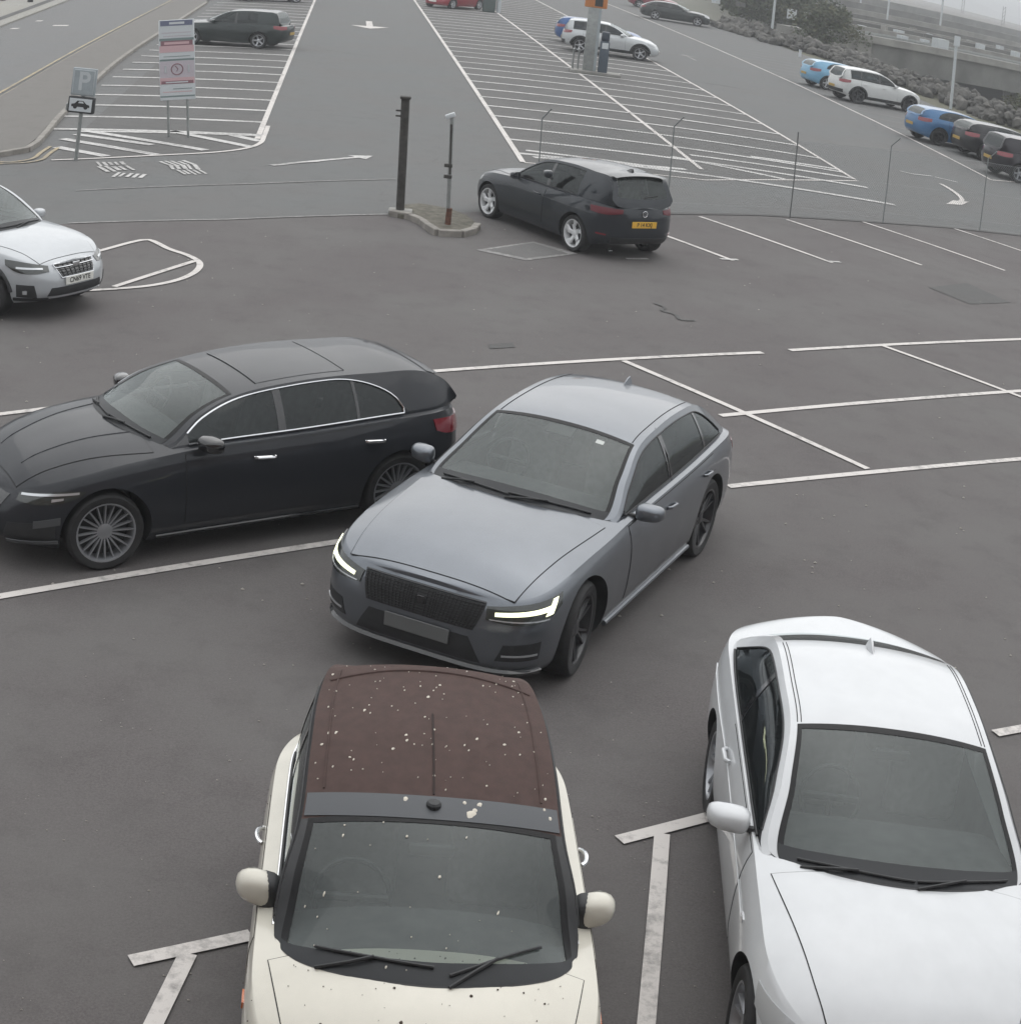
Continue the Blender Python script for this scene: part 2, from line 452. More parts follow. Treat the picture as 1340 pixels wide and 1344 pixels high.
    # ---- mesh makers
    def grid(s, name, f, na, nb, m, parent=None, skirt=0.0, angle=40, flip=False):
        """f(i/na, j/nb) -> point"""
        vs = [f(i/na, j/nb) for i in range(na+1) for j in range(nb+1)]
        q = lambda i, j: i*(nb+1)+j
        fs = [(q(i, j), q(i+1, j), q(i+1, j+1), q(i, j+1)) for i in range(na) for j in range(nb)]
        c0 = Vector((1.2, 0, 0.6)); sc_ = 0
        for t in fs[::max(1, len(fs)//12)]:
            a_, b_, d_ = vs[t[0]], vs[t[2]], vs[t[3]]; e_ = vs[t[1]]
            sc_ += (b_-a_).cross(d_-e_).dot((a_+b_)/2-c0)
        if sc_ < 0: fs = [t[::-1] for t in fs]
        return obj(name, vs, fs, m, s.root if parent is None else parent, True, angle)
    def patch(s, name, fn, lower, upper, m, off=0.004, nu=14, nv=6, parent=None, skirt=0.012, smooth=True, crown=0.0):
        """panel between two polylines of the skin's own coordinates, with a turned-in edge"""
        mk = (lambda P: spline([(a, b, 0) for a, b in P], nu+1)) if smooth else (lambda P: resample([Vector((a, b, 0)) for a, b in P], nu+1))
        lo, up = mk(lower), mk(upper); vs = []; q = {}
        for i in range(nu+1):
            for j in range(nv+1):
                c = lo[i].lerp(up[i], j/nv); bump = crown*4*(j/nv)*(1-j/nv)*4*(i/nu)*(1-i/nu)
                q[i, j] = len(vs); vs.append(fn(c.x, c.y, off+bump))
        fs = [(q[i, j], q[i+1, j], q[i+1, j+1], q[i, j+1]) for i in range(nu) for j in range(nv)]
        ring = [(i, 0) for i in range(nu)] + [(nu, j) for j in range(nv)] + [(i, nv) for i in range(nu, 0, -1)] + [(0, j) for j in range(nv, 0, -1)]
        if skirt:
            k0 = len(vs)
            for (i, j) in ring:
                c = lo[i].lerp(up[i], j/nv); vs.append(fn(c.x, c.y, off-skirt))
            n = len(ring)
            for t in range(n):
                fs.append((q[ring[t]], k0+t, k0+(t+1) % n, q[ring[(t+1) % n]]))
        o = obj(name, vs, fs, m, s.root if parent is None else parent, True, 40)
        bm = bmesh.new(); bm.from_mesh(o.data); bmesh.ops.recalc_face_normals(bm, faces=bm.faces); bm.to_mesh(o.data); bm.free()
        return o
    def panel(s, name, fn, lower, upper, m=None, g=0.006, nu=14, nv=8, off=0.0045, smooth=True, parent=None):
        """body panel with a dark shut line round it"""
        o = s.patch(name, fn, lower, upper, m or s.pt, off, nu, nv, parent, 0.006, smooth)
        n = len(lower)
        ex = lambda P, dz: [(a+(g*(1 if P[-1][0] < P[0][0] else -1) if i == 0 else (-g if P[-1][0] < P[0][0] else g) if i == n-1 else 0), b+dz) for i, (a, b) in enumerate(P)]
        if len(lower) == len(upper):
            s.patch('shut_line', fn, ex(lower, -g), ex(upper, g), M['gap'], off-0.0025, nu, nv, o, 0.004, smooth)
        return o
    def strip(s, name, pts, r, m, parent=None, n=6):
        return MB().tube(pts, r, n).build(name, m, s.root if parent is None else parent)
    def both(s, fn, *a, **k):
        return [fn(*a, sg=sg, **k) for sg in (1, -1)]

    # ---- body shell
    def body(s):
        nu, nv, ns = (110, 18, 13) if s.lod == 0 else (64, 10, 9)
        us = [i/nu for i in range(nu+1)]
        vs, fs, fm = [], [], []
        ss = [math.sin(math.pi/2*j/ns) for j in range(-ns, ns+1)]
        col = []
        t0, t1 = s.sp['tub']; pw = s.sp.get('cpow', 3.0)
        for u in us:
            row = []
            for j in range(nv+1): p = s.S(u, j/nv); row.append(Vector((p.x, -p.y, p.z)))
            p = s.S(u, 1.0); xb = s.base(u)[0]; c = s.cr(xb)
            d = sstep(p.x, t0, t0+0.10)*(1-sstep(p.x, t1-0.12, t1))
            for k in ss[1:-1]:
                z = p.z+c*(1-abs(k)**pw)
                z -= (z-0.66)*d*(1-sstep(abs(k), 0.74, 0.84))
                row.append(Vector((p.x, k*p.y, z)))
            for j in range(nv, -1, -1): row.append(s.S(u, j/nv).copy())
            col.append((row, d))
        m = len(col[0][0])
        for row, d in col: vs += row
        for i in range(nu):
            for j in range(m-1):
                fs.append((i*m+j, i*m+j+1, (i+1)*m+j+1, (i+1)*m+j))
                inn = (col[i][1] > 0.02 or col[i+1][1] > 0.02) and nv < j+0.5 < m-nv-1 and abs(ss[max(0, min(len(ss)-1, j-nv))]) < 0.86 and abs(ss[max(0, min(len(ss)-1, j-nv+1))]) < 0.86
                fm.append(1 if inn else 0)
            fs.append((i*m+m-1, i*m, (i+1)*m, (i+1)*m+m-1)); fm.append(2)
        o = obj('body', vs, fs, [s.pt, M['interior'], M['plastic']], s.root, True, 50, fm)
        clean(o, 0.0015)
        a = s.R+s.sp.get('arch', 0.055)
        cut = MB()
        for xw in (0, s.wb):
            for sg in (1, -1):
                n = 44; y0, y1 = 0.50*sg, 1.3*sg
                ring = [(xw+a*math.cos(2*math.pi*i/n), s.R+a*math.sin(2*math.pi*i/n)) for i in range(n)]
                v2 = [(x, y0, z) for x, z in ring]+[(x, y1, z) for x, z in ring]
                f2 = [(i, (i+1) % n, n+(i+1) % n, n+i) for i in range(n)]+[tuple(range(n))[::-1], tuple(range(n, 2*n))]
                cut.add(v2, f2)
        cu = cut.build('cutter', M['plastic'], None, False); clean(cu)
        md = o.modifiers.new('b', 'BOOLEAN'); md.operation = 'DIFFERENCE'; md.object = cu; md.solver = 'EXACT'; md.material_mode = 'TRANSFER'
        dg = bpy.context.evaluated_depsgraph_get(); me = bpy.data.meshes.new_from_object(o.evaluated_get(dg))
        o.modifiers.clear(); o.data = me; me.name = 'body'; me.shade_smooth(); me.set_sharp_from_angle(angle=R(42))
        bpy.data.objects.remove(cu)
        s.bodyo = o
        return o

    # ---- cabin shell, glass and pillars
    def cabin(s):
        sp = s.sp; xh, xr, xa, xc = sp['xh'], sp['xr_roof'], sp['xa'], sp['xc']
        fine = s.lod == 0
        gl, gd = sp.get('glass', M['glass']), sp.get('side_glass', M['glass_dark'])
        ns = 20 if fine else 10
        ap = sp.get('a_pillar', 0.06); cpil = sp.get('c_pillar', 0.09)
        pm = sp.get('front_pillar_mat', s.pt); bw = sp.get('border', 0.03); lb = sp.get('lowband', 0.13)
        nw = 22 if fine else 12
        def scr(name, t0, t1, k0, k1, m, na, nb, off=0.0, parent=None, rear=False):
            return s.grid(name, lambda i, j: s.screen(t0+(t1-t0)*i, k0+(k1-k0)*j, off, rear), na, nb, m, parent)
        ym = s.ryz((xa+xh)/2)[0]; kg = 1-ap/ym; kb = 1-(ap+bw)/ym
        ws = scr('windscreen', 0.012, 1, -kg, kg, gl, nw, ns*3)
        for sg in (1, -1):
            scr('screen_border', 0.02, 1, sg*kb, sg*kg, M['frit'], nw, 4, 0.0025, ws)
            scr('front_pillar', 0, 1, sg*kg, sg*1.0, pm, nw*2, 10)
        scr('screen_border', 0.012, lb, -kg, kg, M['screen_band'], 5, ns*4, 0.003, ws)
        scr('cowl_panel', 0.0, 0.02, -1, 1, M['plastic'], 1, ns*6, 0.002)
        scr('screen_border', 0.955, 1, -kb, kb, M['frit'], 3, ns, 0.003, ws)
        def scut(i, j):
            x = xa-0.16+(s.x0-0.02-xa+0.16)*(1-(1-i)**1.6); y = (j*2-1)*max(0.01, s.ryz(x)[0]-0.05)
            return s.hood(x, y, 0.004) if x > sp['tub'][1]-0.14 else Vector((x, y, s.body_top(x, y)+0.004))
        s.grid('scuttle', scut, 10, 12, M['interior'])
        # roof
        s.roof = s.grid('roof', lambda i, j: s.top(xh+(xr-xh)*i, -1+2*j), 22 if fine else 10, ns*2 if fine else ns, s.roofm)
        # rear screen and pillars
        yc = s.ryz((xc+xr)/2)[0]; kc = 1-cpil/yc
        if sp.get('soft_top'):
            scr('soft_top_back', 0, 1, -1, 1, s.roofm, 16, ns, 0, None, True)
        else:
            t0, t1 = sp.get('rear_glass', (0.10, 0.93))
            scr('roof_edge', t1, 1, -1, 1, s.roofm, 3, ns, 0, None, True)
            scr('rear_screen', t0, t1, -kc, kc, sp.get('rear_glass_mat', gd), 14, ns, 0, None, True)
            for sg in (1, -1): scr('rear_pillar', t0, t1, sg*kc, sg*1.0, s.pt, 14, 3, 0, None, True)
            scr('tailgate_top', 0, t0, -1, 1, s.pt, 4, ns, 0, None, True)
        # side walls
        m0, m1 = sp.get('sill_gap', 0.03), sp.get('rail_gap', 0.045)
        dt = sp.get('dlo_taper')
        w0 = lambda x: min(0.5, m0/s.H(x))
        def w1(x):
            v = max(0.5, 1-m1/s.H(x))
            if dt and x < dt[0]: v = w0(x)+0.02+(v-w0(x)-0.02)*math.sqrt(max(0, 1-((dt[0]-x)/(dt[0]-dt[1]))**2))
            return v
        wins = sp['windows']
        gm = sp.get('pillar_mat', M['gloss_black'])
        tk = lambda name, sg, a, b, k0, k1, m, na, nb, off=0.0, parent=None: s.grid(name, lambda i, j: s.wall(a+(b-a)*i, (lambda x: k0(x)+(k1(x)-k0(x))*j)(a+(b-a)*i), off, sg), na, nb, m, parent, flip=(sg > 0))
        for sg in (1, -1):
            tk('waist_strip', sg, xa, xc, lambda x: 0, w0, s.pt, 40 if fine else 16, 1)
            tk('cant_rail', sg, xa, xc, w1, lambda x: 1, pm, 48 if fine else 18, 2)
            cur = xa
            for (a, b, gmat) in wins:
                if cur-a > 0.005:
                    tk('window_pillar', sg, cur, a, w0, w1, (s.pt if cur == xa and False else gm), 3, 6)
                tk('side_window', sg, a, b, w0, w1, gmat or gd, 14 if fine else 6, 6, -0.004)
                cur = b
            tk('rear_quarter', sg, cur, xc, w0, w1, sp.get('quarter_mat', s.pt), 12 if fine else 6, 6)
            if sp.get('chrome_line'):
                a0, b0 = wins[0][0], wins[-1][1]; n = 40
                pts = [s.wall(a0+(b0-a0)*i/n, w0(a0+(b0-a0)*i/n), 0.006, sg) for i in range(n+1)]
                s.strip('chrome_trim', pts, 0.009, M['chrome'])
                pts = [s.wall(a0+(b0-a0)*i/n, w1(a0+(b0-a0)*i/n), 0.006, sg) for i in range(n+1)]
                pts = [pts[0]]+pts[1:]+[s.wall(b0, w0(b0)+(w1(b0)-w0(b0))*k, 0.006, sg) for k in (0.7, 0.35, 0.0)]
                s.strip('chrome_trim', pts, 0.008, M['chrome'])
            elif fine and sp.get('dark_line', True):
                a0, b0 = wins[0][0], wins[-1][1]; n = 30
                s.strip('window_seal', [s.wall(a0+(b0-a0)*i/n, w0(a0+(b0-a0)*i/n), 0.003, sg) for i in range(n+1)], 0.008, M['plastic'])
                s.strip('window_seal', [s.wall(a0+(b0-a0)*i/n, w1(a0+(b0-a0)*i/n), 0.002, sg) for i in range(n+1)], 0.007, M['plastic'])
        # inside
        if sp.get('seats', True):
            s.inside()

    def inside(s):
        xh = s.sp['xh']; yb = s._belt(xh)[0]; zb = s._belt(xh)[1]
        dash_x = s.sp.get('dash', xh+0.45)
        z = s.body_top(dash_x+0.25, 0)
        def dash(i, j):
            x = dash_x-0.16+0.46*i; x = min(x, s.x0-0.10); yy = min(yb*0.92, max(0.05, s.ryz(x)[0]-0.07)); y = (j-0.5)*2*yy
            return Vector((x, y, min(z-0.03, s.body_top(x, y)+0.012)-0.20*max(0, 0.35-i)))
        s.grid('dashboard', dash, 10, 12, M['interior'])
        for k, x in enumerate((xh-0.35, xh-1.15)):
            if k and s.sp.get('two_seat'): break
            for sg in (1, -1):
                y = 0.36*sg
                zt = s.ryz(x)[1]-0.22
                st = bevel_box('seat', (x, y, (0.66+zt)/2), (0.16, 0.46, zt-0.66+0.05), M['interior_lt'], s.root, 0.05, 3, Matrix.Rotation(R(-14), 3, 'Y'))
                bevel_box('headrest', (x-0.09, y, zt+0.06), (0.10, 0.26, 0.17), M['interior_lt'], st, 0.035, 3, Matrix.Rotation(R(-8), 3, 'Y'))
        mb = MB(); n = 26; cx = Vector((dash_x-0.20, -0.36, z+0.0)); rot = Matrix.Rotation(R(62), 3, 'Y')
        mb.tube([cx+rot @ Vector((0.18*math.cos(2*math.pi*i/n), 0.18*math.sin(2*math.pi*i/n), 0)) for i in range(n+1)], 0.014, 8, False)
        mb.tube([cx+rot @ Vector((0, -0.17, 0)), cx+rot @ Vector((0, 0.17, 0))], 0.022, 8)
        mb.tube([cx, cx+rot @ Vector((0.17, 0, 0))], 0.02, 8)
        mb.build('steering_wheel', M['plastic'], s.root)
        p = s.top(xh+0.10, 0); mm = bevel_box('rear_view_mirror', (p.x-0.02, 0, p.z-0.10), (0.04, 0.22, 0.065), M['plastic'], s.root, 0.015, 2)

    # ---- wheels
    def wheels(s, style, rim_m, steer=0.0, rim=None):
        tw = s.sp.get('tw', 0.215); rim = rim or s.R*0.70
        protos = {}
        for ax, xw in enumerate((s.wb, 0)):
            for sg in (1, -1):
                e = empty('wheel', (xw, sg*(s.w-s.sp.get('wheel_in', 0.035)-tw/2+s.sp.get('flare', 0)*0.6), s.R), (0 if sg > 0 else math.pi)+(steer if ax == 0 else 0), s.root)
                if not protos:
                    Rr, h = s.R, tw/2; n = 40 if s.lod == 0 else 24
                    t = MB().lathe([(rim*0.97, -h*0.9), (rim, -h), (Rr*0.93, -h*1.02), (Rr*0.985, -h*0.86), (Rr, -h*0.6), (Rr, h*0.6), (Rr*0.985, h*0.86), (Rr*0.93, h*1.02), (rim+0.006, h), (rim-0.004, h*0.93)], n)
                    protos['tyre'] = t.build('tyre', M['tyre'], e, True, 40)
                    r = MB().lathe([(rim+0.004, h*0.97), (rim-0.012, h*0.95), (rim-0.022, h*0.75), (rim-0.03, -h*0.6), (0.06, -h*0.6), (0.0001, -h*0.6)], n)
                    r.lathe([(0.068, h*0.30), (0.066, h*0.62), (0.045, h*0.70), (0.0001, h*0.72)], 20)
                    protos['rim'] = r.build('rim', [rim_m], e, True, 40)
                    # dark back of the rim
                    d = MB().lathe([(rim-0.032, h*0.05), (0.0001, h*0.05)], n).build('brake_disc', M['plastic'], e)
                    protos['brake_disc'] = d
                    q = MB(); ns, kind = style
                    for i in range(ns):
                        a = 2*math.pi*i/ns
                        ca = lambda r_, da: Vector((r_*math.cos(a+da), 0, r_*math.sin(a+da)))
                        def spoke(r0, w0, r1, w1, d0=0.0, d1=0.0, y0=h*0.62, y1=h*0.86, th=0.022):
                            A, B = ca(r0, d0), ca(r1, d1); t_ = (B-A).normalized(); nn = Vector((-t_.z, 0, t_.x))
                            vs = []
                            for (c, wd, y) in ((A, w0, y0), (B, w1, y1)):
                                for sy, wk in ((0, 0.6), (-th, 1.0)):
                                    for sn in (1, -1): vs.append(c+nn*(sn*wd/2*wk)+Vector((0, y+sy, 0)))
                            q.add(vs, [(0, 1, 5, 4), (0, 4, 6, 2), (1, 3, 7, 5), (2, 6, 7, 3), (0, 2, 3, 1), (4, 5, 7, 6)])
                        if kind == 'thin': spoke(0.05, 0.026, rim-0.012, 0.016)
                        elif kind == 'double':
                            spoke(0.05, 0.035, rim-0.012, 0.024, -0.06, -0.20); spoke(0.05, 0.035, rim-0.012, 0.024, 0.06, 0.20)
                        elif kind == 'blade':
                            spoke(0.05, 0.085, rim*0.62, 0.085, 0, 0.12); spoke(rim*0.58, 0.075, rim-0.010, 0.12, 0.12, 0.34)
                        else: spoke(0.05, 0.075, rim-0.012, 0.055)
                    protos['spoke'] = q.build('spokes', rim_m, e, True, 30)
                    MBs = None
                else:
                    for k_, p in protos.items():
                        c = p.copy(); COL.objects.link(c); c.parent = e

    def mirror(s, x, z, m, sg, size=(0.14, 0.20, 0.13), reach=0.13, y0=None, back=0.04, shell=None):
        """door mirror: rounded shell on a short arm, glass facing back"""
        yb = y0 if y0 is not None else s._belt(x)[0]
        cx, cy, cz = x-back, yb+reach+size[1]/2-0.02, z+0.03
        n, k = 16, 10; vs, fs = [], []
        for i in range(k+1):
            t = i/k; a = math.pi*t   # front dome to flat back
            r = math.sin(a)**0.55 if 0 < t < 1 else 0
            px = math.cos(a)*size[0]*0.62
            if px < -size[0]*0.28: px = -size[0]*0.28
            for j in range(n):
                b = 2*math.pi*j/n
                pe = 0.58 if size[2] < 0.18 else 0.85; ey = math.copysign(abs(math.cos(b))**pe, math.cos(b)); ez = math.copysign(abs(math.sin(b))**pe, math.sin(b))
                taper = 1-0.18*(ey+1)/2
                vs.append((cx+px-0.025*ey*r, (cy+ey*r*size[1]/2)*sg, cz+ez*r*size[2]/2*taper))
        fs = [(i*n+j, i*n+(j+1) % n, (i+1)*n+(j+1) % n, (i+1)*n+j) for i in range(k) for j in range(n)]
        o = obj('wing_mirror', vs, fs, m, s.root, True, 50); clean(o, 0.0005)
        MB().tube([(x, (yb-0.03)*sg, z-0.02), (cx, (cy-size[1]*0.25)*sg, cz-size[2]*0.38)], 0.024, 8, r2=0.02).build('mirror_arm', M['plastic'], o)
        g = MB(); ring = [(cx-size[0]*0.28-0.002-0.025*math.cos(2*math.pi*j/18), (cy+math.cos(2*math.pi*j/18)*size[1]*0.42)*sg, cz+math.sin(2*math.pi*j/18)*size[2]*0.42) for j in range(18)]
        g.add(ring, [tuple(range(18))]).build('mirror_glass', M['mirror_glass'], o, False)
        return o

    def handle(s, x, z, m, sg, L=0.20, parent=None, off=0.03, h=0.028):
        pts = [s.side(x+L*(t-0.5), z+0.012*(t-0.5), 0.006+(off if 0.12 < t < 0.88 else off*0.2), sg) for t in (0, 0.06, 0.14, 0.3, 0.5, 0.7, 0.86, 0.94, 1)]
        return s.strip('door_handle', pts, h/2, m, parent, 8)

    def wiper(s, k0, t0, k1, t1, lift=0.012):
        pts = [s.screen(t0+(t1-t0)*i/12, k0+(k1-k0)*i/12, lift) for i in range(13)]
        w_ = s.strip('wiper', pts, 0.008, M['plastic'], None, 6)
        s.strip('wiper_arm', [s.screen(0.0, k0, 0.01), s.screen((t0+t1)/2*0.6, k0+(k1-k0)*0.3, 0.022), s.screen((t0+t1)/2, (k0+k1)/2, 0.022)], 0.009, M['plastic'], w_, 6)
        return w_

    def plate(s, z, m, text=None, rear=False, tm=None, w=0.52, h=0.111, off=0.012, p0=0.0, tilt=0.0):
        P = s.skin(0.0001+p0, z, off, rear)
        e = bevel_box('number_plate', (P.x, P.y, P.z), (0.012, w, h), m, s.root, 0.003, 1, Matrix.Rotation(tilt, 3, 'Y'))
        if text:
            f = 1 if not rear else -1
            tm_ = text_mesh('plate_lettering', text, h*0.86, tm or M['ink'], e, (P.x+f*0.0075, P.y, P.z), (math.pi/2, 0, math.pi/2*f), 0.0006, 0.92, bold=0.002); tag(tm_, kind='stuff')
        return e

    def place(s, x, y, heading, label, cat='car', group=None, scale=1.0):
        s.root.scale = (scale,)*3
        s.root.location = (x, y, 0); s.root.rotation_euler = (0, 0, heading)
        tag(s.root, label, cat, group); return s.root

# ------------------------------------------------------------------ car shapes
def spec(**k):
    d = dict(nf=2.9, nr=3.0, af=0.85, ar=0.75, lod=0, flare=0.012, bulge=0.025, sb=0.945,
             fdx=[(0, -0.12), (0.12, -0.03), (0.3, 0), (0.55, -0.005), (0.8, -0.05), (1, -0.13)],
             rdx=[(0, 0.12), (0.15, 0.03), (0.4, 0.0), (0.65, 0.01), (0.85, 0.03), (1, 0.06)],
             inset=[(0, 0.075), (0.12, 0.03), (0.35, 0.004), (0.55, 0.0), (0.74, 0.008), (0.88, 0.030), (1, 0.070)])
    d.update(k)
    d.setdefault('zbot', [(d['xr'], 0.30), (d['xr']+0.5, 0.22), (0.5, 0.19), (d['wb']-0.3, 0.19), (d['xf']-0.4, 0.2), (d['xf'], 0.22)])
    d.setdefault('taper', [(d['xr'], 0.955), (-0.2, 0.985), (0.6, 1), (d['wb']-0.6, 1), (d['wb'], 0.985), (d['xf'], 0.93)])
    return d

SEDAN = dict(wb=2.94, xf=3.82, xr=-1.14, w=0.962, R=0.368, a_pillar=0.045, nf=3.9, af=0.72,
    fdx=[(0, -0.10), (0.12, -0.02), (0.3, 0), (0.55, 0.0), (0.8, -0.03), (0.92, -0.06), (1, -0.10)],
    ztop=[(-1.14, 0.93), (-0.7, 1.0), (0, 0.99), (1, 0.97), (2.0, 0.955), (2.5, 0.93), (2.94, 0.905), (3.4, 0.85), (3.82, 0.765)],
    crown=[(-1.14, 0.05), (-0.7, 0.075), (0.5, 0.07), (2.2, 0.085), (2.94, 0.095), (3.4, 0.085), (3.82, 0.035)],
    rail=[(2.44, 0, None), (2.38, 0.45, None), (2.20, 0.775, None), (1.78, 0.725, 1.18), (1.40, 0.66, 1.335), (0.85, 0.64, 1.392), (0.25, 0.625, 1.385), (-0.25, 0.61, 1.315), (-0.60, 0.635, 1.17), (-0.86, 0.68, None), (-0.95, 0.4, None), (-0.98, 0, None)],
    rcrown=[(2.44, 0), (2.2, 0.07), (1.8, 0.085), (1.4, 0.058), (0.8, 0.05), (-0.25, 0.05), (-0.6, 0.06), (-0.86, 0.03), (-0.98, 0)],
    xh=1.38, xr_roof=-0.12, xa=2.20, xc=-0.86, tub=(-0.75, 2.15), dlo_taper=(0.0, -0.52), windows=[(2.02, 0.98, None), (0.90, 0.02, None), (-0.03, -0.51, None)], tw=0.25, arch=0.06)
HATCH = dict(wb=2.73, xf=3.59, xr=-0.83, w=0.898, R=0.328, nf=2.7, af=0.95,
    ztop=[(-0.83, 0.94), (-0.5, 0.985), (0, 0.975), (1, 0.94), (1.9, 0.925), (2.3, 0.895), (2.73, 0.85), (3.2, 0.76), (3.59, 0.62)],
    crown=[(-0.83, 0.04), (-0.4, 0.06), (1, 0.07), (2.0, 0.09), (2.73, 0.115), (3.2, 0.10), (3.59, 0.03)],
    rail=[(2.42, 0, None), (2.36, 0.42, None), (2.16, 0.72, None), (1.84, 0.655, 1.15), (1.53, 0.585, 1.25), (0.95, 0.57, 1.32), (0.2, 0.56, 1.325), (-0.38, 0.545, 1.285), (-0.60, 0.55, 1.18), (-0.70, 0.60, 1.04), (-0.745, 0.35, None), (-0.755, 0, None)],
    rcrown=[(2.42, 0), (2.16, 0.07), (1.8, 0.085), (1.5, 0.035), (0.5, 0.022), (-0.42, 0.03), (-0.6, 0.03), (-0.70, 0.02), (-0.755, 0)], rail_gap=0.022,
    xh=1.51, xr_roof=-0.46, xa=2.16, xc=-0.69, tub=(-0.6, 2.12), a_pillar=0.05, dlo_taper=(0.62, -0.05), windows=[(1.99, 1.17, None), (1.10, 0.42, None), (0.39, -0.045, None)], tw=0.225)
GOLF = dict(rdx=[(0, 0.10), (0.15, 0.02), (0.4, 0.0), (0.65, 0.0), (0.85, 0.012), (1, 0.035)], wb=2.62, xf=3.45, xr=-0.80, w=0.895, R=0.322, nf=2.9, af=0.85,
    ztop=[(-0.80, 0.92), (-0.4, 0.965), (0, 0.96), (1, 0.945), (1.85, 0.93), (2.2, 0.905), (2.62, 0.87), (3.1, 0.79), (3.45, 0.67)],
    crown=[(-0.80, 0.03), (-0.4, 0.05), (1, 0.06), (2.0, 0.08), (2.62, 0.09), (3.1, 0.08), (3.45, 0.03)],
    rail=[(2.30, 0, None), (2.24, 0.42, None), (2.05, 0.71, None), (1.66, 0.655, 1.205), (1.30, 0.61, 1.37), (0.7, 0.60, 1.445), (-0.05, 0.59, 1.445), (-0.54, 0.575, 1.40), (-0.63, 0.60, 1.25), (-0.71, 0.64, 1.04), (-0.745, 0.35, None), (-0.755, 0, None)],
    rcrown=[(2.30, 0), (2.05, 0.07), (1.65, 0.08), (1.28, 0.055), (0.5, 0.05), (-0.52, 0.045), (-0.63, 0.035), (-0.71, 0.015), (-0.755, 0)],
    xh=1.28, xr_roof=-0.52, xa=2.05, xc=-0.70, tub=(-0.58, 2.02), windows=[(1.88, 1.00, None), (0.92, 0.12, None)], tw=0.22)
MINI = dict(inset=[(0, 0.075), (0.12, 0.03), (0.35, 0.004), (0.55, 0.0), (0.74, 0.003), (0.88, 0.012), (1, 0.035)], wb=2.30, xf=2.97, xr=-0.58, w=0.83, R=0.292, nf=2.35, nr=2.5, af=1.05, ar=0.85, sb=0.885, bulge=0.02,
    ztop=[(-0.58, 0.78), (-0.2, 0.87), (0.5, 0.885), (1.4, 0.885), (1.9, 0.86), (2.3, 0.80), (2.7, 0.70), (2.97, 0.56)],
    crown=[(-0.58, 0.05), (-0.2, 0.09), (0.6, 0.10), (1.6, 0.125), (1.95, 0.15), (2.3, 0.165), (2.7, 0.12), (2.97, 0.03)], cpow=2.4,
    rail=[(2.18, 0, None), (2.085, 0.44, None), (1.955, 0.62, None), (1.77, 0.705, None), (1.55, 0.675, 1.12), (1.33, 0.625, 1.245), (0.80, 0.605, 1.365), (0.25, 0.585, 1.38), (-0.08, 0.54, 1.365), (-0.27, 0.485, 1.285), (-0.43, 0.46, 1.09), (-0.485, 0.3, None), (-0.50, 0, None)],
    rcrown=[(2.18, 0), (1.77, 0.075), (1.5, 0.085), (1.3, 0.06), (0.6, 0.055), (-0.1, 0.06), (-0.27, 0.05), (-0.43, 0.02), (-0.50, 0)], a_pillar=0.035,
    xh=1.30, xr_roof=-0.06, xa=1.77, xc=-0.43, tub=(-0.25, 1.72), windows=[(1.64, 0.52, None), (0.46, 0.10, None)], tw=0.195)
COUPE = dict(sb=0.985, inset=[(0, 0.075), (0.12, 0.03), (0.35, 0.004), (0.55, 0.0), (0.74, 0.006), (0.88, 0.022), (1, 0.05)], wb=2.76, xf=3.56, xr=-1.12, taper=[(-1.12, 0.965), (-0.4, 1.0), (0.6, 1), (2.1, 1), (2.76, 0.985), (3.56, 0.93)], w=0.893, R=0.330, a_pillar=0.045, flare=0.028, nf=2.7, af=0.95,
    ztop=[(-1.12, 0.975), (-0.6, 0.99), (0, 0.96), (1, 0.925), (1.9, 0.92), (2.4, 0.895), (2.76, 0.86), (3.2, 0.775), (3.56, 0.65)],
    crown=[(-1.12, 0.10), (-0.6, 0.09), (0.5, 0.07), (2.0, 0.085), (2.76, 0.10), (3.2, 0.09), (3.56, 0.03)],
    rail=[(2.30, 0, None), (2.23, 0.42, None), (2.02, 0.755, None), (1.58, 0.70, 1.165), (1.18, 0.64, 1.305), (0.65, 0.63, 1.345), (0.12, 0.62, 1.325), (-0.22, 0.61, 1.225), (-0.44, 0.64, 1.12), (-0.60, 0.68, None), (-0.68, 0.35, None), (-0.70, 0, None)],
    rcrown=[(2.30, 0), (2.02, 0.07), (1.6, 0.085), (1.18, 0.055), (0.6, 0.045), (0.05, 0.055), (-0.44, 0.04), (-0.60, 0.02), (-0.70, 0)],
    xh=1.16, xr_roof=0.04, xa=2.02, xc=-0.60, tub=(-0.45, 1.98), c_pillar=0.05, dlo_taper=(0.2, -0.42), windows=[(1.84, 0.52, None), (0.46, -0.415, None)], tw=0.24)
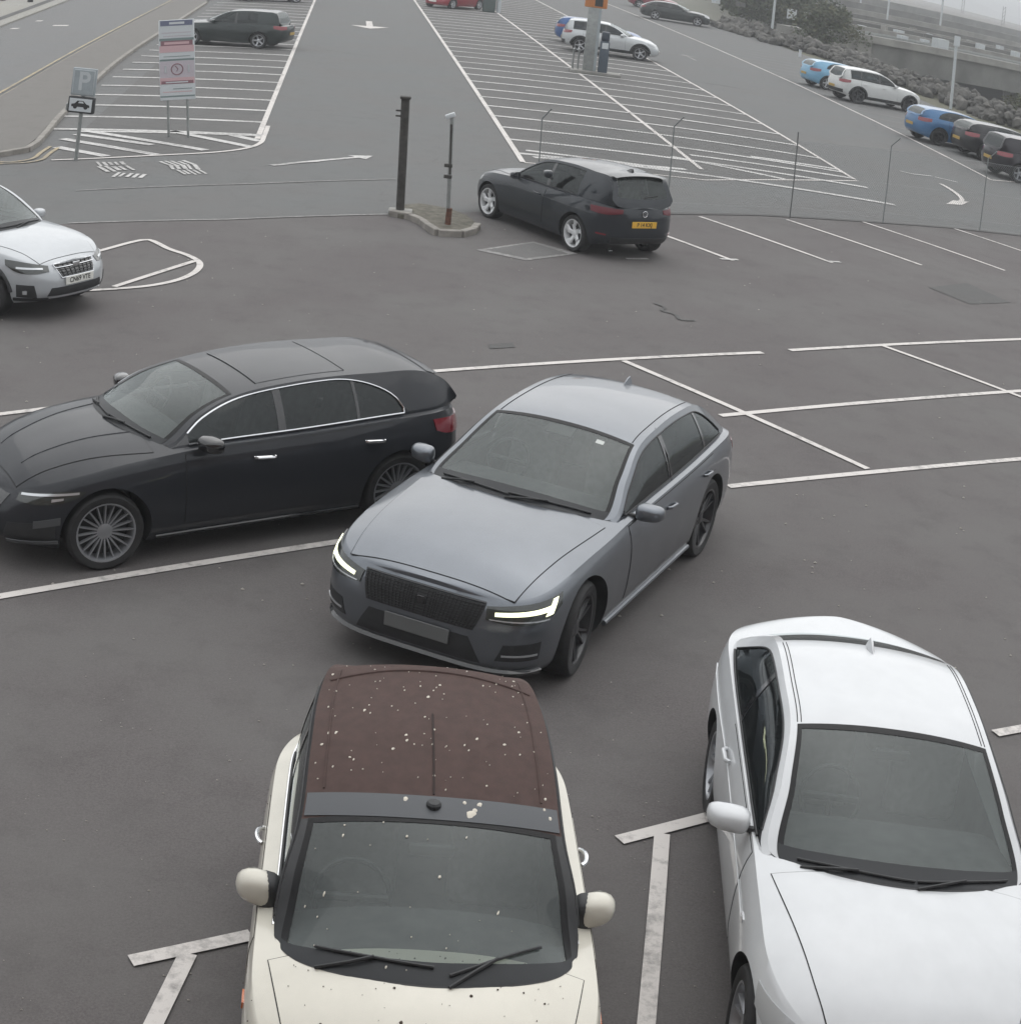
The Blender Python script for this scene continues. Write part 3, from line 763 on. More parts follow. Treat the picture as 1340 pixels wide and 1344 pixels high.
SUV = dict(wb=2.65, xf=3.50, xr=-0.86, w=0.915, R=0.350, nf=2.8, af=0.9, arch=0.07,
    ztop=[(-0.86, 0.98), (-0.4, 1.05), (0, 1.05), (1, 1.02), (1.9, 1.01), (2.3, 0.985), (2.65, 0.95), (3.1, 0.88), (3.5, 0.76)],
    crown=[(-0.86, 0.03), (-0.4, 0.05), (1, 0.06), (2.0, 0.075), (2.65, 0.085), (3.1, 0.08), (3.5, 0.03)],
    zbot=[(-0.86, 0.36), (-0.4, 0.28), (0.5, 0.24), (2.3, 0.24), (3.1, 0.25), (3.5, 0.28)],
    rail=[(2.32, 0, None), (2.26, 0.42, None), (2.06, 0.73, None), (1.66, 0.675, 1.31), (1.28, 0.625, 1.47), (0.6, 0.61, 1.525), (-0.1, 0.60, 1.515), (-0.55, 0.56, 1.45), (-0.66, 0.58, 1.31), (-0.74, 0.63, 1.13), (-0.775, 0.35, None), (-0.79, 0, None)],
    rcrown=[(2.32, 0), (2.06, 0.07), (1.66, 0.08), (1.26, 0.055), (0.5, 0.05), (-0.55, 0.045), (-0.66, 0.035), (-0.74, 0.015), (-0.79, 0)],
    xh=1.26, xr_roof=-0.53, xa=2.06, xc=-0.73, tub=(-0.6, 2.03), windows=[(1.88, 1.10, None), (1.02, 0.16, None), (0.12, -0.36, None)], tw=0.225)

# ------------------------------------------------------------------ shared fittings
def doors(c, cuts, zlo=0.30, handle=None, hm=None, hz=0.80, rear_arch=True, sides=(1, -1), drop=0.022, hl=0.20):
    """cuts: x of the door edges, front to back (2 for one door a side, 3 for two)"""
    for sg in sides:
        f = lambda x, z, off: c.side(x, z, off, sg)
        for i in range(len(cuts)-1):
            a, b = cuts[i], cuts[i+1]; last = i == len(cuts)-2
            n = 6; xs = [a+(b-a)*k/(n-1) for k in range(n)]
            low = [(x, zlo) for x in xs]
            if last and rear_arch:
                r = c.R+0.11
                low = [(x, max(zlo, c.R+math.sqrt(max(0, r*r-x*x))) if abs(x) < r else zlo) for x in xs]
            up = [(x, c.zt(x)-drop) for x in xs]
            if low[-1][1] > up[-1][1]-0.08: low[-1] = (low[-1][0], up[-1][1]-0.08)
            d = c.panel('door', f, low, up, nu=16, nv=10, smooth=False)
            if hm is not None:
                hx = b+0.20 if not last else max(b+0.20, 0.22)
                c.handle(hx, hz+(0.02 if last and len(cuts) > 2 else 0), hm, sg, L=hl, parent=d)

def bonnet(c, x0, x1, y0, y1, ym=None):
    f = lambda x, y, off: c.hood(x, y, off)
    xs = [x0+(x1-x0)*k/5 for k in range(6)]; ys = [y0+(y1-y0)*(k/5)**0.8 for k in range(6)]
    return c.panel('bonnet', f, [(x, -y) for x, y in zip(xs, ys)], [(x, y) for x, y in zip(xs, ys)], nu=18, nv=20, off=0.0045)

def lamp_pair(c, name, low, up, m, rear=False, off=0.006, nu=10, nv=4, smooth=True, crown=0.0):
    out = []
    for sg in (1, -1):
        out.append(c.patch(name, lambda p, z, o, sg=sg: c.skin(p*sg, z, o, rear), low, up, m, off, nu, nv, None, 0.02, smooth, crown))
    return out

def skin_pair(c, name, low, up, m, rear=False, off=0.006, parents=None, nu=8, nv=3, smooth=False):
    for k, sg in enumerate((1, -1)):
        c.patch(name, lambda p, z, o, sg=sg: c.skin(p*sg, z, o, rear), low, up, m, off, nu, nv, parents[k] if parents else None, 0.01, smooth)

def mid_patch(c, name, w, z0, z1, m, rear=False, off=0.006, w2=None, nu=16, nv=4, parent=None):
    w2 = w if w2 is None else w2
    lo = [(-w+2*w*k/8, z0) for k in range(9)]; up = [(-w2+2*w2*k/8, z1) for k in range(9)]
    return c.patch(name, lambda p, z, o: c.skin(p, z, o, rear), lo, up, m, off, nu, nv, parent, 0.015, False)

def grille_bars(c, parent, w, z0, z1, nh, nv, m, off=0.012, r=0.004, w2=None):
    w2 = w if w2 is None else w2; mb = MB()
    for i in range(nh):
        t = (i+0.5)/nh; z = z0+(z1-z0)*t; ww = w+(w2-w)*t
        mb.tube([c.skin(-ww+2*ww*k/12, z, off) for k in range(13)], r, 5)
    for i in range(nv):
        t = -1+2*(i+0.5)/nv
        mb.tube([c.skin((w+(w2-w)*j/3)*t, z0+(z1-z0)*j/3, off) for j in range(4)], r, 5)
    return mb.build('grille_bars', m, parent)

def shark_fin(c, x, m):
    z = c.top(x, 0).z
    vs = [(x+0.09, 0, z-0.004), (x-0.09, 0.028, z-0.004), (x-0.09, -0.028, z-0.004), (x-0.085, 0.006, z+0.06), (x-0.085, -0.006, z+0.06), (x+0.0, 0.022, z-0.002), (x+0.0, -0.022, z-0.002), (x-0.03, 0.006, z+0.052), (x-0.03, -0.006, z+0.052)]
    fs = [(0, 5, 7), (0, 7, 8), (0, 8, 6), (5, 1, 3, 7), (6, 8, 4, 2), (7, 3, 4, 8), (1, 2, 4, 3), (0, 6, 2, 1, 5)]
    return obj('aerial_fin', vs, fs, m, c.root, True, 60)

def seam(c, pts, r=0.0035, m=None, name='panel_seam', parent=None):
    return c.strip(name, pts, r, m or M['gap'], parent, 5)

def blobs(c, name, spots, m, parent=None):
    """splats lying on the skin: (point, normal, radius, stretch)"""
    mb = MB()
    for (p, n, r, st) in spots:
        n = n.normalized(); a = n.cross(Vector((0.3, 0.9, 0.1))).normalized(); b = n.cross(a); k = 9
        ph = random.random()*6
        ring = [p+a*(math.cos(2*math.pi*i/k+ph)*r*st*random.uniform(0.65, 1.15))+b*(math.sin(2*math.pi*i/k+ph)*r*random.uniform(0.65, 1.15))+n*0.0015 for i in range(k)]
        ring2 = [p+(q-p)*0.55+n*0.004 for q in ring]
        mb.add(ring+ring2+[p+n*0.005], [(i, (i+1) % k, k+(i+1) % k, k+i) for i in range(k)]+[(k+i, k+(i+1) % k, 2*k) for i in range(k)])
    return mb.build(name, m, parent or c.root)

# ------------------------------------------------------------------ the cars close by
def volvo():
    c = Car('saloon_car', spec(paint=paint('slate grey metallic paint', (0.152, 0.166, 0.186), 0.72, 0.32), **SEDAN)); c.body(); c.cabin()
    c.wheels((5, 'double'), M['alloy_black'], R(6), rim=0.275)
    bonnet(c, 3.66, 2.34, 0.66, 0.79)
    doors(c, [2.10, 0.98, -0.05], 0.34, hm=c.pt, hz=0.845)
    for sg in (1, -1):
        c.mirror(1.95, c._belt(1.95)[1]+0.03, c.pt, sg, (0.15, 0.22, 0.15), 0.07)
        seam(c, [c.top(1.36+(-0.1-1.36)*i/16, 0.90*sg, 0.001) for i in range(17)], 0.004)
        mb = MB().tube([c.side(2.42-2.0*i/14, 0.235, 0.012, sg) for i in range(15)], 0.022, 8); mb.build('side_skirt', M['silver'] if False else c.pt, c.root)
        seam(c, [c.top(0.93+0.01, 0.985*sg, 0.002), c.wall(0.93, 0.5, 0.004, sg), c.wall(0.95, 0.03, 0.006, sg)], 0.004)
    # front
    g = mid_patch(c, 'grille', 0.43, 0.545, 0.735, M['plastic'], w2=0.51, off=0.004)
    grille_bars(c, g, 0.42, 0.55, 0.728, 10, 30, M['gap'], 0.007, 0.0035, 0.50)
    mb = MB().tube([c.skin(-0.51+1.02*k/20, 0.742, 0.008) for k in range(21)], 0.008, 6); mb.build('grille_frame', M['gloss_black'], g)
    bevel_box('badge', tuple(c.skin(0.0001, 0.655, 0.016)), (0.008, 0.06, 0.06), M['gloss_black'], g, 0.003, 1)
    hl = lamp_pair(c, 'headlamp', [(0.515, 0.640), (0.75, 0.628), (0.98, 0.655), (1.15, 0.735)], [(0.515, 0.725), (0.75, 0.755), (0.98, 0.785), (1.18, 0.81)], M['lamp_dark'], off=0.010)
    skin_pair(c, 'running_light', [(0.58, 0.672), (1.02, 0.715)], [(0.58, 0.697), (1.02, 0.748)], M['drl'], off=0.016, parents=hl)
    skin_pair(c, 'running_light', [(0.96, 0.683), (1.03, 0.692)], [(1.055, 0.785), (1.11, 0.792)], M['drl'], off=0.0165, parents=hl)
    skin_pair(c, 'lamp_trim', [(0.54, 0.642), (1.0, 0.655)], [(0.54, 0.650), (1.0, 0.665)], M['drl_dim'], off=0.014, parents=hl)
    i0 = mid_patch(c, 'lower_intake', 0.52, 0.30, 0.49, M['plastic'], w2=0.40, off=0.003)
    sp = lamp_pair(c, 'bumper_vent', [(0.62, 0.345), (0.95, 0.36)], [(0.66, 0.475), (0.95, 0.50)], M['plastic'], off=0.004, smooth=False)
    skin_pair(c, 'vent_fin', [(0.66, 0.385), (0.93, 0.395)], [(0.66, 0.398), (0.93, 0.408)], M['silver'], off=0.010, parents=sp)
    for sg in (1, -1):
        c.patch('splitter', lambda p, z, o: c.skin(p*sg, z, o), [(0.0, 0.228), (0.5, 0.228), (1.0, 0.232)], [(0.0, 0.262), (0.5, 0.262), (1.0, 0.275)], M['gloss_black'], 0.03, 14, 2, None, 0.035, False)
    c.plate(0.45, M['plate_g'], off=0.014)
    c.grid('permit_sticker', lambda i, j: c.screen(0.84+0.05*i, 0.50+0.10*j, 0.0015), 2, 3, M['sign_sticker'])
    c.wiper(-0.80, 0.07, 0.0, 0.035); c.wiper(-0.02, 0.05, 0.80, 0.07)
    shark_fin(c, -0.02, c.pt)
    b = bevel_box('screen_sensor', tuple(c.top(1.46, 0)-Vector((0, 0, 0.028))), (0.14, 0.24, 0.02), M['plastic'], c.root, 0.008, 2, Matrix.Rotation(R(22), 3, 'Y'))
    lamp_pair(c, 'tail_lamp', [(0.45, 0.80), (0.75, 0.76), (0.98, 0.80)], [(0.45, 0.93), (0.75, 0.93), (1.05, 0.92)], M['tail'], rear=True)
    c.place(1.83, 14.38, R(244.0), 'slate grey saloon car with lit hammer-shaped running lights turning out between parked cars', scale=1.02)
    return c

def a_class():
    c = Car('hatchback_car', spec(paint=paint('black paint', (0.020, 0.022, 0.027), 0.0, 0.4, 0.6), chrome_line=True, **HATCH)); c.body(); c.cabin()
    c.wheels((20, 'thin'), M['alloy_grey'], R(-4), rim=0.252)
    bonnet(c, 3.36, 2.30, 0.46, 0.76)
    doors(c, [2.05, 1.15, 0.10], 0.32, hm=M['chrome'], hz=0.80)
    for sg in (1, -1):
        c.mirror(1.90, c._belt(1.90)[1]+0.03, M['gloss_black'], sg, (0.15, 0.22, 0.15), 0.06)
        seam(c, [c.hood(3.25-1.0*i/10, (0.26+0.16*i/10)*sg, 0.004) for i in range(11)], 0.007, c.pt, 'bonnet_crease')
        c.strip('sill_trim', [c.side(2.3-1.9*i/12, 0.235, 0.008, sg) for i in range(13)], 0.012, M['gloss_black'])
    hl = lamp_pair(c, 'headlamp', [(0.60, 0.60), (0.85, 0.595), (1.10, 0.635), (1.20, 0.68)], [(0.60, 0.655), (0.85, 0.685), (1.10, 0.705), (1.22, 0.70)], M['lamp_dark'], off=0.006)
    skin_pair(c, 'running_light', [(0.63, 0.640), (0.88, 0.662), (1.16, 0.682)], [(0.63, 0.655), (0.88, 0.680), (1.16, 0.698)], M['drl_dim'], off=0.012, parents=hl, smooth=True)
    skin_pair(c, 'lamp_reflector', [(0.93, 0.622), (1.03, 0.64)], [(0.93, 0.645), (1.03, 0.655)], M['drl_dim'], off=0.012, parents=hl)
    g = mid_patch(c, 'grille', 0.40, 0.42, 0.62, M['gloss_black'], w2=0.50)
    v = lamp_pair(c, 'bumper_vent', [(0.50, 0.26), (0.98, 0.27)], [(0.56, 0.42), (0.98, 0.46)], M['plastic'], off=0.004, smooth=False)
    skin_pair(c, 'bumper_blade', [(0.55, 0.262), (1.0, 0.285)], [(0.55, 0.285), (1.0, 0.31)], M['blade'], off=0.03, parents=v)
    skin_pair(c, 'bumper_blade', [(0.80, 0.40), (1.02, 0.44)], [(0.80, 0.46), (1.02, 0.50)], M['blade'], off=0.012, parents=v)
    lamp_pair(c, 'tail_lamp', [(0.36, 0.80), (0.7, 0.78), (0.98, 0.80), (1.10, 0.84)], [(0.36, 0.885), (0.7, 0.905), (0.98, 0.93), (1.12, 0.935)], M['tail'], rear=True, off=0.012)
    c.wiper(-0.80, 0.07, 0.05, 0.04); c.wiper(-0.02, 0.05, 0.78, 0.07)
    c.grid('roof_glass', lambda i, j: c.top(1.26-0.85*i, (-0.82+1.64*j), 0.003), 10, 14, c.pt)
    for t_ in (1.26, 0.41): seam(c, [c.top(t_, -0.82+1.64*i/12, 0.004) for i in range(13)], 0.003)
    c.grid('roof_spoiler', lambda i, j: c.top(-0.40-0.07*i, -0.96+1.92*j, 0.0)+Vector((-0.06*i, 0, 0.004-0.012*i)), 4, 16, c.pt)
    c.place(-0.63, 14.708, R(214.0), 'glossy black hatchback with chrome window trim parked beside the grey saloon', scale=1.04)
    return c

def fiat():
    cream = paint('cream white paint', (0.62, 0.595, 0.52), 0.0, 0.3)
    cloth = mat('brown canvas', (0.066, 0.040, 0.035), 0.9, noise=0.12, nscale=14, bump=0.25, bscale=700)
    c = Car('convertible_car', spec(paint=cream, front_pillar_mat=M['plastic'], roof_mat=cloth, soft_top=True, quarter_mat=cloth, two_seat=False, **MINI)); c.body(); c.cabin()
    c.wheels((8, 'thin'), M['silver'])
    bonnet(c, 2.80, 1.94, 0.50, 0.72)
    doors(c, [1.72, 0.48], 0.30, hz=0.78, rear_arch=False, hm=None)
    for sg in (1, -1):
        m = c.mirror(1.50, c._belt(1.50)[1]+0.03, cream, sg, (0.13, 0.20, 0.19), 0.03)
        q = [v.co for v in m.data.vertices]; cy_ = sum(v.y for v in q)/len(q); cx_ = sum(v.x for v in q)/len(q); cz_ = sum(v.z for v in q)/len(q)
        bm_ = m.data.copy(); ib = bpy.data.objects.new('mirror_base', bm_); COL.objects.link(ib); ib.parent = m; bm_.materials.clear(); bm_.materials.append(M['plastic'])
        for v in bm_.vertices: v.co = Vector((cx_+0.002+(v.co.x-cx_)*1.0, cy_-0.046*sg+(v.co.y-cy_)*0.90, cz_-0.012+(v.co.z-cz_)*1.08))
        P = [c.side(0.74+0.15*t, 0.83, 0.008+0.032*math.sin(math.pi*t)**0.5, sg) for t in [i/10 for i in range(11)]]
        c.strip('door_handle', P, 0.013, M['chrome'], None, 8)
        c.strip('window_trim', [c.wall(1.68-1.95*i/24, 0.02, 0.012, sg) for i in range(25)], 0.008, M['chrome'])
        c.patch('side_repeater', lambda x, z, o: c.side(x, z, o, sg), [(2.02, 0.66), (1.92, 0.66)], [(2.02, 0.695), (1.92, 0.695)], M['amber'], 0.008, 4, 2, None, 0.012, False)
    c.grid('header_rail', lambda i, j: c.top(1.285-0.14*i+0.03*(1-(2*j-1)**2), -0.985+1.97*j, 0.006), 4, 22, mat('header rail grey', (0.055, 0.060, 0.068), 0.45), )
    p = c.top(1.22, 0.0)
    MB().lathe([(0.036, -0.012), (0.036, 0.006), (0.028, 0.016), (0.0001, 0.020)], 18, 'Z', (p.x+0.012, 0.0, p.z+0.006)).build('aerial_base', M['plastic'], c.root)
    seam(c, [c.top(1.16-0.66*i/12, 0.0, 0.002) for i in range(13)], 0.005, mat('seam thread', (0.03, 0.02, 0.018), 0.9), 'roof_seam')
    for sg in (1, -1): seam(c, [c.top(1.12-1.12*i/20, 0.86*sg, 0.001) for i in range(21)], 0.006, cloth, 'roof_seam')
    c.strip('roof_fold', [c.top(0.12-0.10*(1-abs(-1+2*i/20)**2), 0.93*(-1+2*i/20), -0.004) for i in range(21)], 0.014, cloth)
    c.wiper(-0.72, 0.14, 0.02, 0.10); c.wiper(0.12, 0.06, 0.72, 0.24)
    hl = lamp_pair(c, 'headlamp', [(0.55, 0.58), (0.72, 0.53), (0.90, 0.58)], [(0.55, 0.60), (0.72, 0.69), (0.90, 0.63)], M['lamp'], off=0.008)
    # bird droppings and grime
    spots = []
    for _ in range(120):
        x, k = random.uniform(-0.1, 1.13), random.uniform(-0.95, 0.95)
        n = (c.top(x, k, 0.01)-c.top(x, k)); spots.append((c.top(x, k), n, random.choice((0.002, 0.003, 0.004, 0.005, 0.008)), random.uniform(0.9, 2.2)))
    for _ in range(26):
        x, k = random.uniform(0.05, 0.95), random.uniform(-0.85, 0.85)
        n = (c.screen(x, k, 0.01)-c.screen(x, k)); spots.append((c.screen(x, k, 0.003), n, random.choice((0.002, 0.003, 0.004, 0.006)), random.uniform(1, 2.6)))
    for (x, k, r) in ((1.20, 0.24, 0.010), (1.20, 0.36, 0.014), (1.26, 0.30, 0.018), (1.27, 0.28, 0.020), (1.20, -0.22, 0.012), (1.24, 0.32, 0.012), (1.21, 0.92, 0.010), (1.16, 0.88, 0.008)):
        n = (c.top(x, k, 0.01)-c.top(x, k)); spots.append((c.top(x, k, 0.004), n, r, 1.3))
    tag(blobs(c, 'bird_droppings', spots, mat('dropping white', (0.62, 0.58, 0.50), 0.8)), kind='stuff')
    spots = []
    for _ in range(130):
        x = random.uniform(1.95, 2.85); y = random.uniform(-0.62, 0.62)
        p = c.hood(x, y, 0.005); spots.append((p, c.hood(x, y, 0.01)-c.hood(x, y), random.choice((0.002, 0.002, 0.003, 0.003, 0.005, 0.008)), random.uniform(0.8, 1.6)))
    for _ in range(40):
        sg = random.choice((1, -1)); x = random.uniform(0.0, 2.4); z = random.uniform(0.66, 0.86)
        p = c.side(x, z, 0.005, sg); q = c.side(x, z, 0.02, sg)-p; spots.append((p, q, random.choice((0.002, 0.003, 0.004)), 1.3))
    tag(blobs(c, 'dirt_specks', spots, mat('dark specks', (0.055, 0.04, 0.03), 0.9)), kind='stuff')
    c.place(0.194, 8.168, R(272.5), 'cream convertible with brown canvas roof spattered with bird droppings', scale=1.033)
    return c

def bmw():
    c = Car('coupe_car', spec(paint=paint('white paint', (0.57, 0.585, 0.60), 0.0, 0.3), **COUPE)); c.body(); c.cabin()
    c.wheels((5, 'double'), M['alloy_grey'])
    bonnet(c, 3.30, 2.20, 0.50, 0.765)
    doors(c, [1.95, 0.50], 0.32, hm=c.pt, hz=0.80, rear_arch=False)
    for sg in (1, -1):
        c.mirror(1.76, c._belt(1.76)[1]+0.03, c.pt, sg, (0.16, 0.25, 0.15), 0.05)
        for k in (0.90, 0.935): seam(c, [c.top(1.14-1.08*i/18, k*sg, 0.001) for i in range(19)], 0.003)
        seam(c, [c.side(2.3-2.9*i/20, 0.70+0.10*i/20, 0.003, sg) for i in range(21)], 0.006, c.pt, 'swage_line')
        c.patch('side_repeater', lambda x, z, o: c.side(x, z, o, sg), [(2.36, 0.70), (2.28, 0.70)], [(2.36, 0.725), (2.28, 0.725)], M['chrome'], 0.006, 4, 2, None, 0.012, False)
    hl = lamp_pair(c, 'headlamp', [(0.50, 0.56), (0.8, 0.56), (1.12, 0.64)], [(0.50, 0.68), (0.8, 0.72), (1.18, 0.74)], M['lamp'], off=0.006)
    g = lamp_pair(c, 'kidney_grille', [(0.04, 0.48), (0.26, 0.48)], [(0.04, 0.66), (0.30, 0.66)], M['gloss_black'], off=0.008, smooth=False)
    mid_patch(c, 'lower_intake', 0.5, 0.28, 0.40, M['plastic'])
    c.wiper(-0.80, 0.06, 0.04, 0.04); c.wiper(0.06, 0.04, 0.82, 0.07)
    shark_fin(c, 0.14, c.pt)
    lamp_pair(c, 'tail_lamp', [(0.45, 0.74), (0.95, 0.76)], [(0.45, 0.88), (1.0, 0.88)], M['tail'], rear=True, smooth=False)
    c.place(3.025, 9.387, R(266.0), 'clean white coupe parked nose out next to the cream convertible')
    return c

def golf():
    c = Car('hatchback_car', spec(rear_glass_mat=M['glass'], rear_glass=(0.22, 0.93), paint=paint('dark blue grey paint', (0.020, 0.0245, 0.031), 0.1, 0.35), **GOLF)); c.body(); c.cabin()
    c.wheels((5, 'blade'), M['silver_bright'], rim=0.245)
    bonnet(c, 3.25, 2.18, 0.52, 0.755)
    doors(c, [1.95, 0.90], 0.32, hm=c.pt, hz=0.80, rear_arch=False)
    for sg in (1, -1):
        c.mirror(1.80, c._belt(1.80)[1]+0.03, c.pt, sg, (0.15, 0.21, 0.15), 0.05)
        seam(c, [c.side(3.0-3.5*i/20, 0.78, 0.003, sg) for i in range(21)], 0.006, c.pt, 'swage_line')
    tl = lamp_pair(c, 'tail_lamp', [(0.45, 0.835), (0.75, 0.80), (1.02, 0.82)], [(0.45, 0.905), (0.75, 0.915), (1.06, 0.915)], M['tail_dark'], rear=True, off=0.010)
    hl = lamp_pair(c, 'headlamp', [(0.48, 0.60), (0.8, 0.60), (1.08, 0.68)], [(0.48, 0.70), (0.8, 0.73), (1.12, 0.77)], M['lamp'], off=0.006)
    gr = mid_patch(c, 'grille', 0.45, 0.60, 0.68, M['gloss_black'])
    c.plate(0.66, M['plate_y'], 'P 14 KXJ', True, off=0.014)
    # round badge: ring with joined strokes
    B = c.skin(0.0001, 0.845, 0.014, True); n = 24; mb = MB(); pt = lambda y, z: (B.x, B.y+y, B.z+z)
    mb.tube([pt(0.052*math.cos(2*math.pi*i/n), 0.052*math.sin(2*math.pi*i/n)) for i in range(n+1)], 0.006, 6, False)
    mb.tube([pt(-0.02, 0.046), pt(0, 0.008), pt(0.02, 0.046)], 0.005, 5); mb.tube([pt(-0.046, 0.018), pt(-0.02, -0.044), pt(0, -0.004), pt(0.02, -0.044), pt(0.046, 0.018)], 0.005, 5)
    mb.build('badge', M['chrome'], c.root)
    c.grid('roof_spoiler', lambda i, j: c.top(-0.44-0.05*i, -0.97+1.94*j, 0.0)+Vector((-0.13*i, 0, 0.020-0.006*i)), 4, 16, c.pt)
    c.strip('rear_wiper', [c.screen(0.26, -0.02, 0.014, True), c.screen(0.29, -0.25, 0.012, True), c.screen(0.31, -0.50, 0.012, True)], 0.009, M['plastic'])
    mid_patch(c, 'diffuser', 0.62, 0.31, 0.42, M['plastic'], True, 0.012)
    for sg in (1, -1):
        P = c.skin(0.48*sg, 0.33, 0.0, True); MB().lathe([(0.030, 0.0), (0.034, 0.0), (0.034, 0.07), (0.030, 0.07)], 16, 'Y', (0, 0, 0)).build('exhaust_tip', M['chrome'], c.root)
        t = c.root.children[-1]; t.location = (P.x+0.02, P.y, P.z); t.rotation_euler = (0, 0, math.pi/2)
        skin_pair(c, 'bumper_reflector', [(0.70, 0.44), (0.88, 0.45)], [(0.70, 0.465), (0.88, 0.475)], M['tail'], True, 0.008) if sg > 0 else None
    fl = MB().lathe([(0.055, 0), (0.0001, 0.0)], 18, 'Y').build('fuel_flap', c.pt, c.root); P = c.side(-0.30, 0.84, 0.006, 1); fl.location = P
    shark_fin(c, -0.25, M['gloss_black'])
    c.place(2.97, 27.60, R(122.3), 'dark blue-grey hatchback with two-tone spoked wheels and yellow rear plate')
    return c

def subaru():
    sp = dict(SUV); sp.update(wb=2.665, xf=3.56, w=0.90, R=0.345)
    c = Car('crossover_car', spec(paint=paint('pearl white paint', (0.43, 0.45, 0.47), 0.15, 0.3), **sp)); c.body(); c.cabin()
    c.wheels((5, 'blade'), M['alloy_grey'])
    bonnet(c, 3.32, 2.22, 0.52, 0.775)
    doors(c, [1.96, 1.06, 0.08], 0.36, hm=c.pt, hz=0.88)
    for sg in (1, -1):
        c.mirror(1.82, c._belt(1.82)[1]+0.03, c.pt, sg, (0.15, 0.22, 0.16), 0.05)
        c.patch('sill_cladding', lambda x, z, o: c.side(x, z, o, sg), [(2.25, 0.27), (0.4, 0.27)], [(2.25, 0.36), (0.4, 0.36)], M['plastic'], 0.012, 10, 2, None, 0.014, False)
        for xw in (0, c.wb):
            pts = [c.side(xw+(c.R+0.085)*math.cos(a), c.R+(c.R+0.085)*math.sin(a), 0.006, sg) for a in [R(10+160*i/20) for i in range(21)]]
            c.strip('arch_cladding', pts, 0.028, M['plastic'], None, 8)
    g = mid_patch(c, 'grille', 0.30, 0.60, 0.775, M['gloss_black'], w2=0.38, off=0.008)
    grille_bars(c, g, 0.29, 0.61, 0.765, 5, 8, M['plastic'], 0.014, 0.006, 0.37)
    MB().tube([c.skin(-0.38+0.76*k/12, 0.715, 0.018) for k in range(13)], 0.011, 6).build('grille_wing', M['chrome'], g)
    MB().tube([c.skin(p, z, 0.012) for p, z in ((-0.39, 0.785), (-0.30, 0.59), (0.30, 0.59), (0.39, 0.785), (-0.39, 0.785))], 0.010, 6).build('grille_frame', M['chrome'], g)
    bevel_box('badge', tuple(c.skin(0.0001, 0.715, 0.026)), (0.012, 0.13, 0.07), M['chrome'], g, 0.005, 2)
    hl = lamp_pair(c, 'headlamp', [(0.47, 0.685), (0.7, 0.67), (0.95, 0.70), (1.12, 0.78)], [(0.47, 0.755), (0.7, 0.795), (0.95, 0.835), (1.14, 0.85)], M['lamp_dark'], off=0.008)
    skin_pair(c, 'lamp_reflector', [(0.56, 0.715), (0.95, 0.74)], [(0.56, 0.735), (0.95, 0.765)], M['drl_dim'], off=0.014, parents=hl)
    f = lamp_pair(c, 'fog_lamp_surround', [(0.66, 0.345), (0.95, 0.36)], [(0.70, 0.52), (0.95, 0.53)], M['plastic'], off=0.010, smooth=False)
    skin_pair(c, 'fog_lamp', [(0.80, 0.40), (0.86, 0.40)], [(0.80, 0.45), (0.86, 0.45)], M['drl_dim'], off=0.018, parents=f)
    i0 = mid_patch(c, 'lower_intake', 0.52, 0.36, 0.47, M['plastic'], w2=0.46, off=0.008)
    skin_pair(c, 'bumper_lip', [(0.0, 0.295), (1.0, 0.305)], [(0.0, 0.335), (1.0, 0.345)], M['plastic'], off=0.014)
    mid_patch(c, 'skid_trim', 0.50, 0.338, 0.352, M['silver'], off=0.022)
    c.plate(0.545, M['plate_w'], 'CN69 VTE', False, off=0.016)
    c.wiper(-0.80, 0.07, 0.05, 0.04); c.wiper(-0.02, 0.05, 0.78, 0.07)
    c.place(-7.50, 22.145, R(-31.7), 'white crossover car with black lower cladding and white front plate', scale=0.975)
    return c

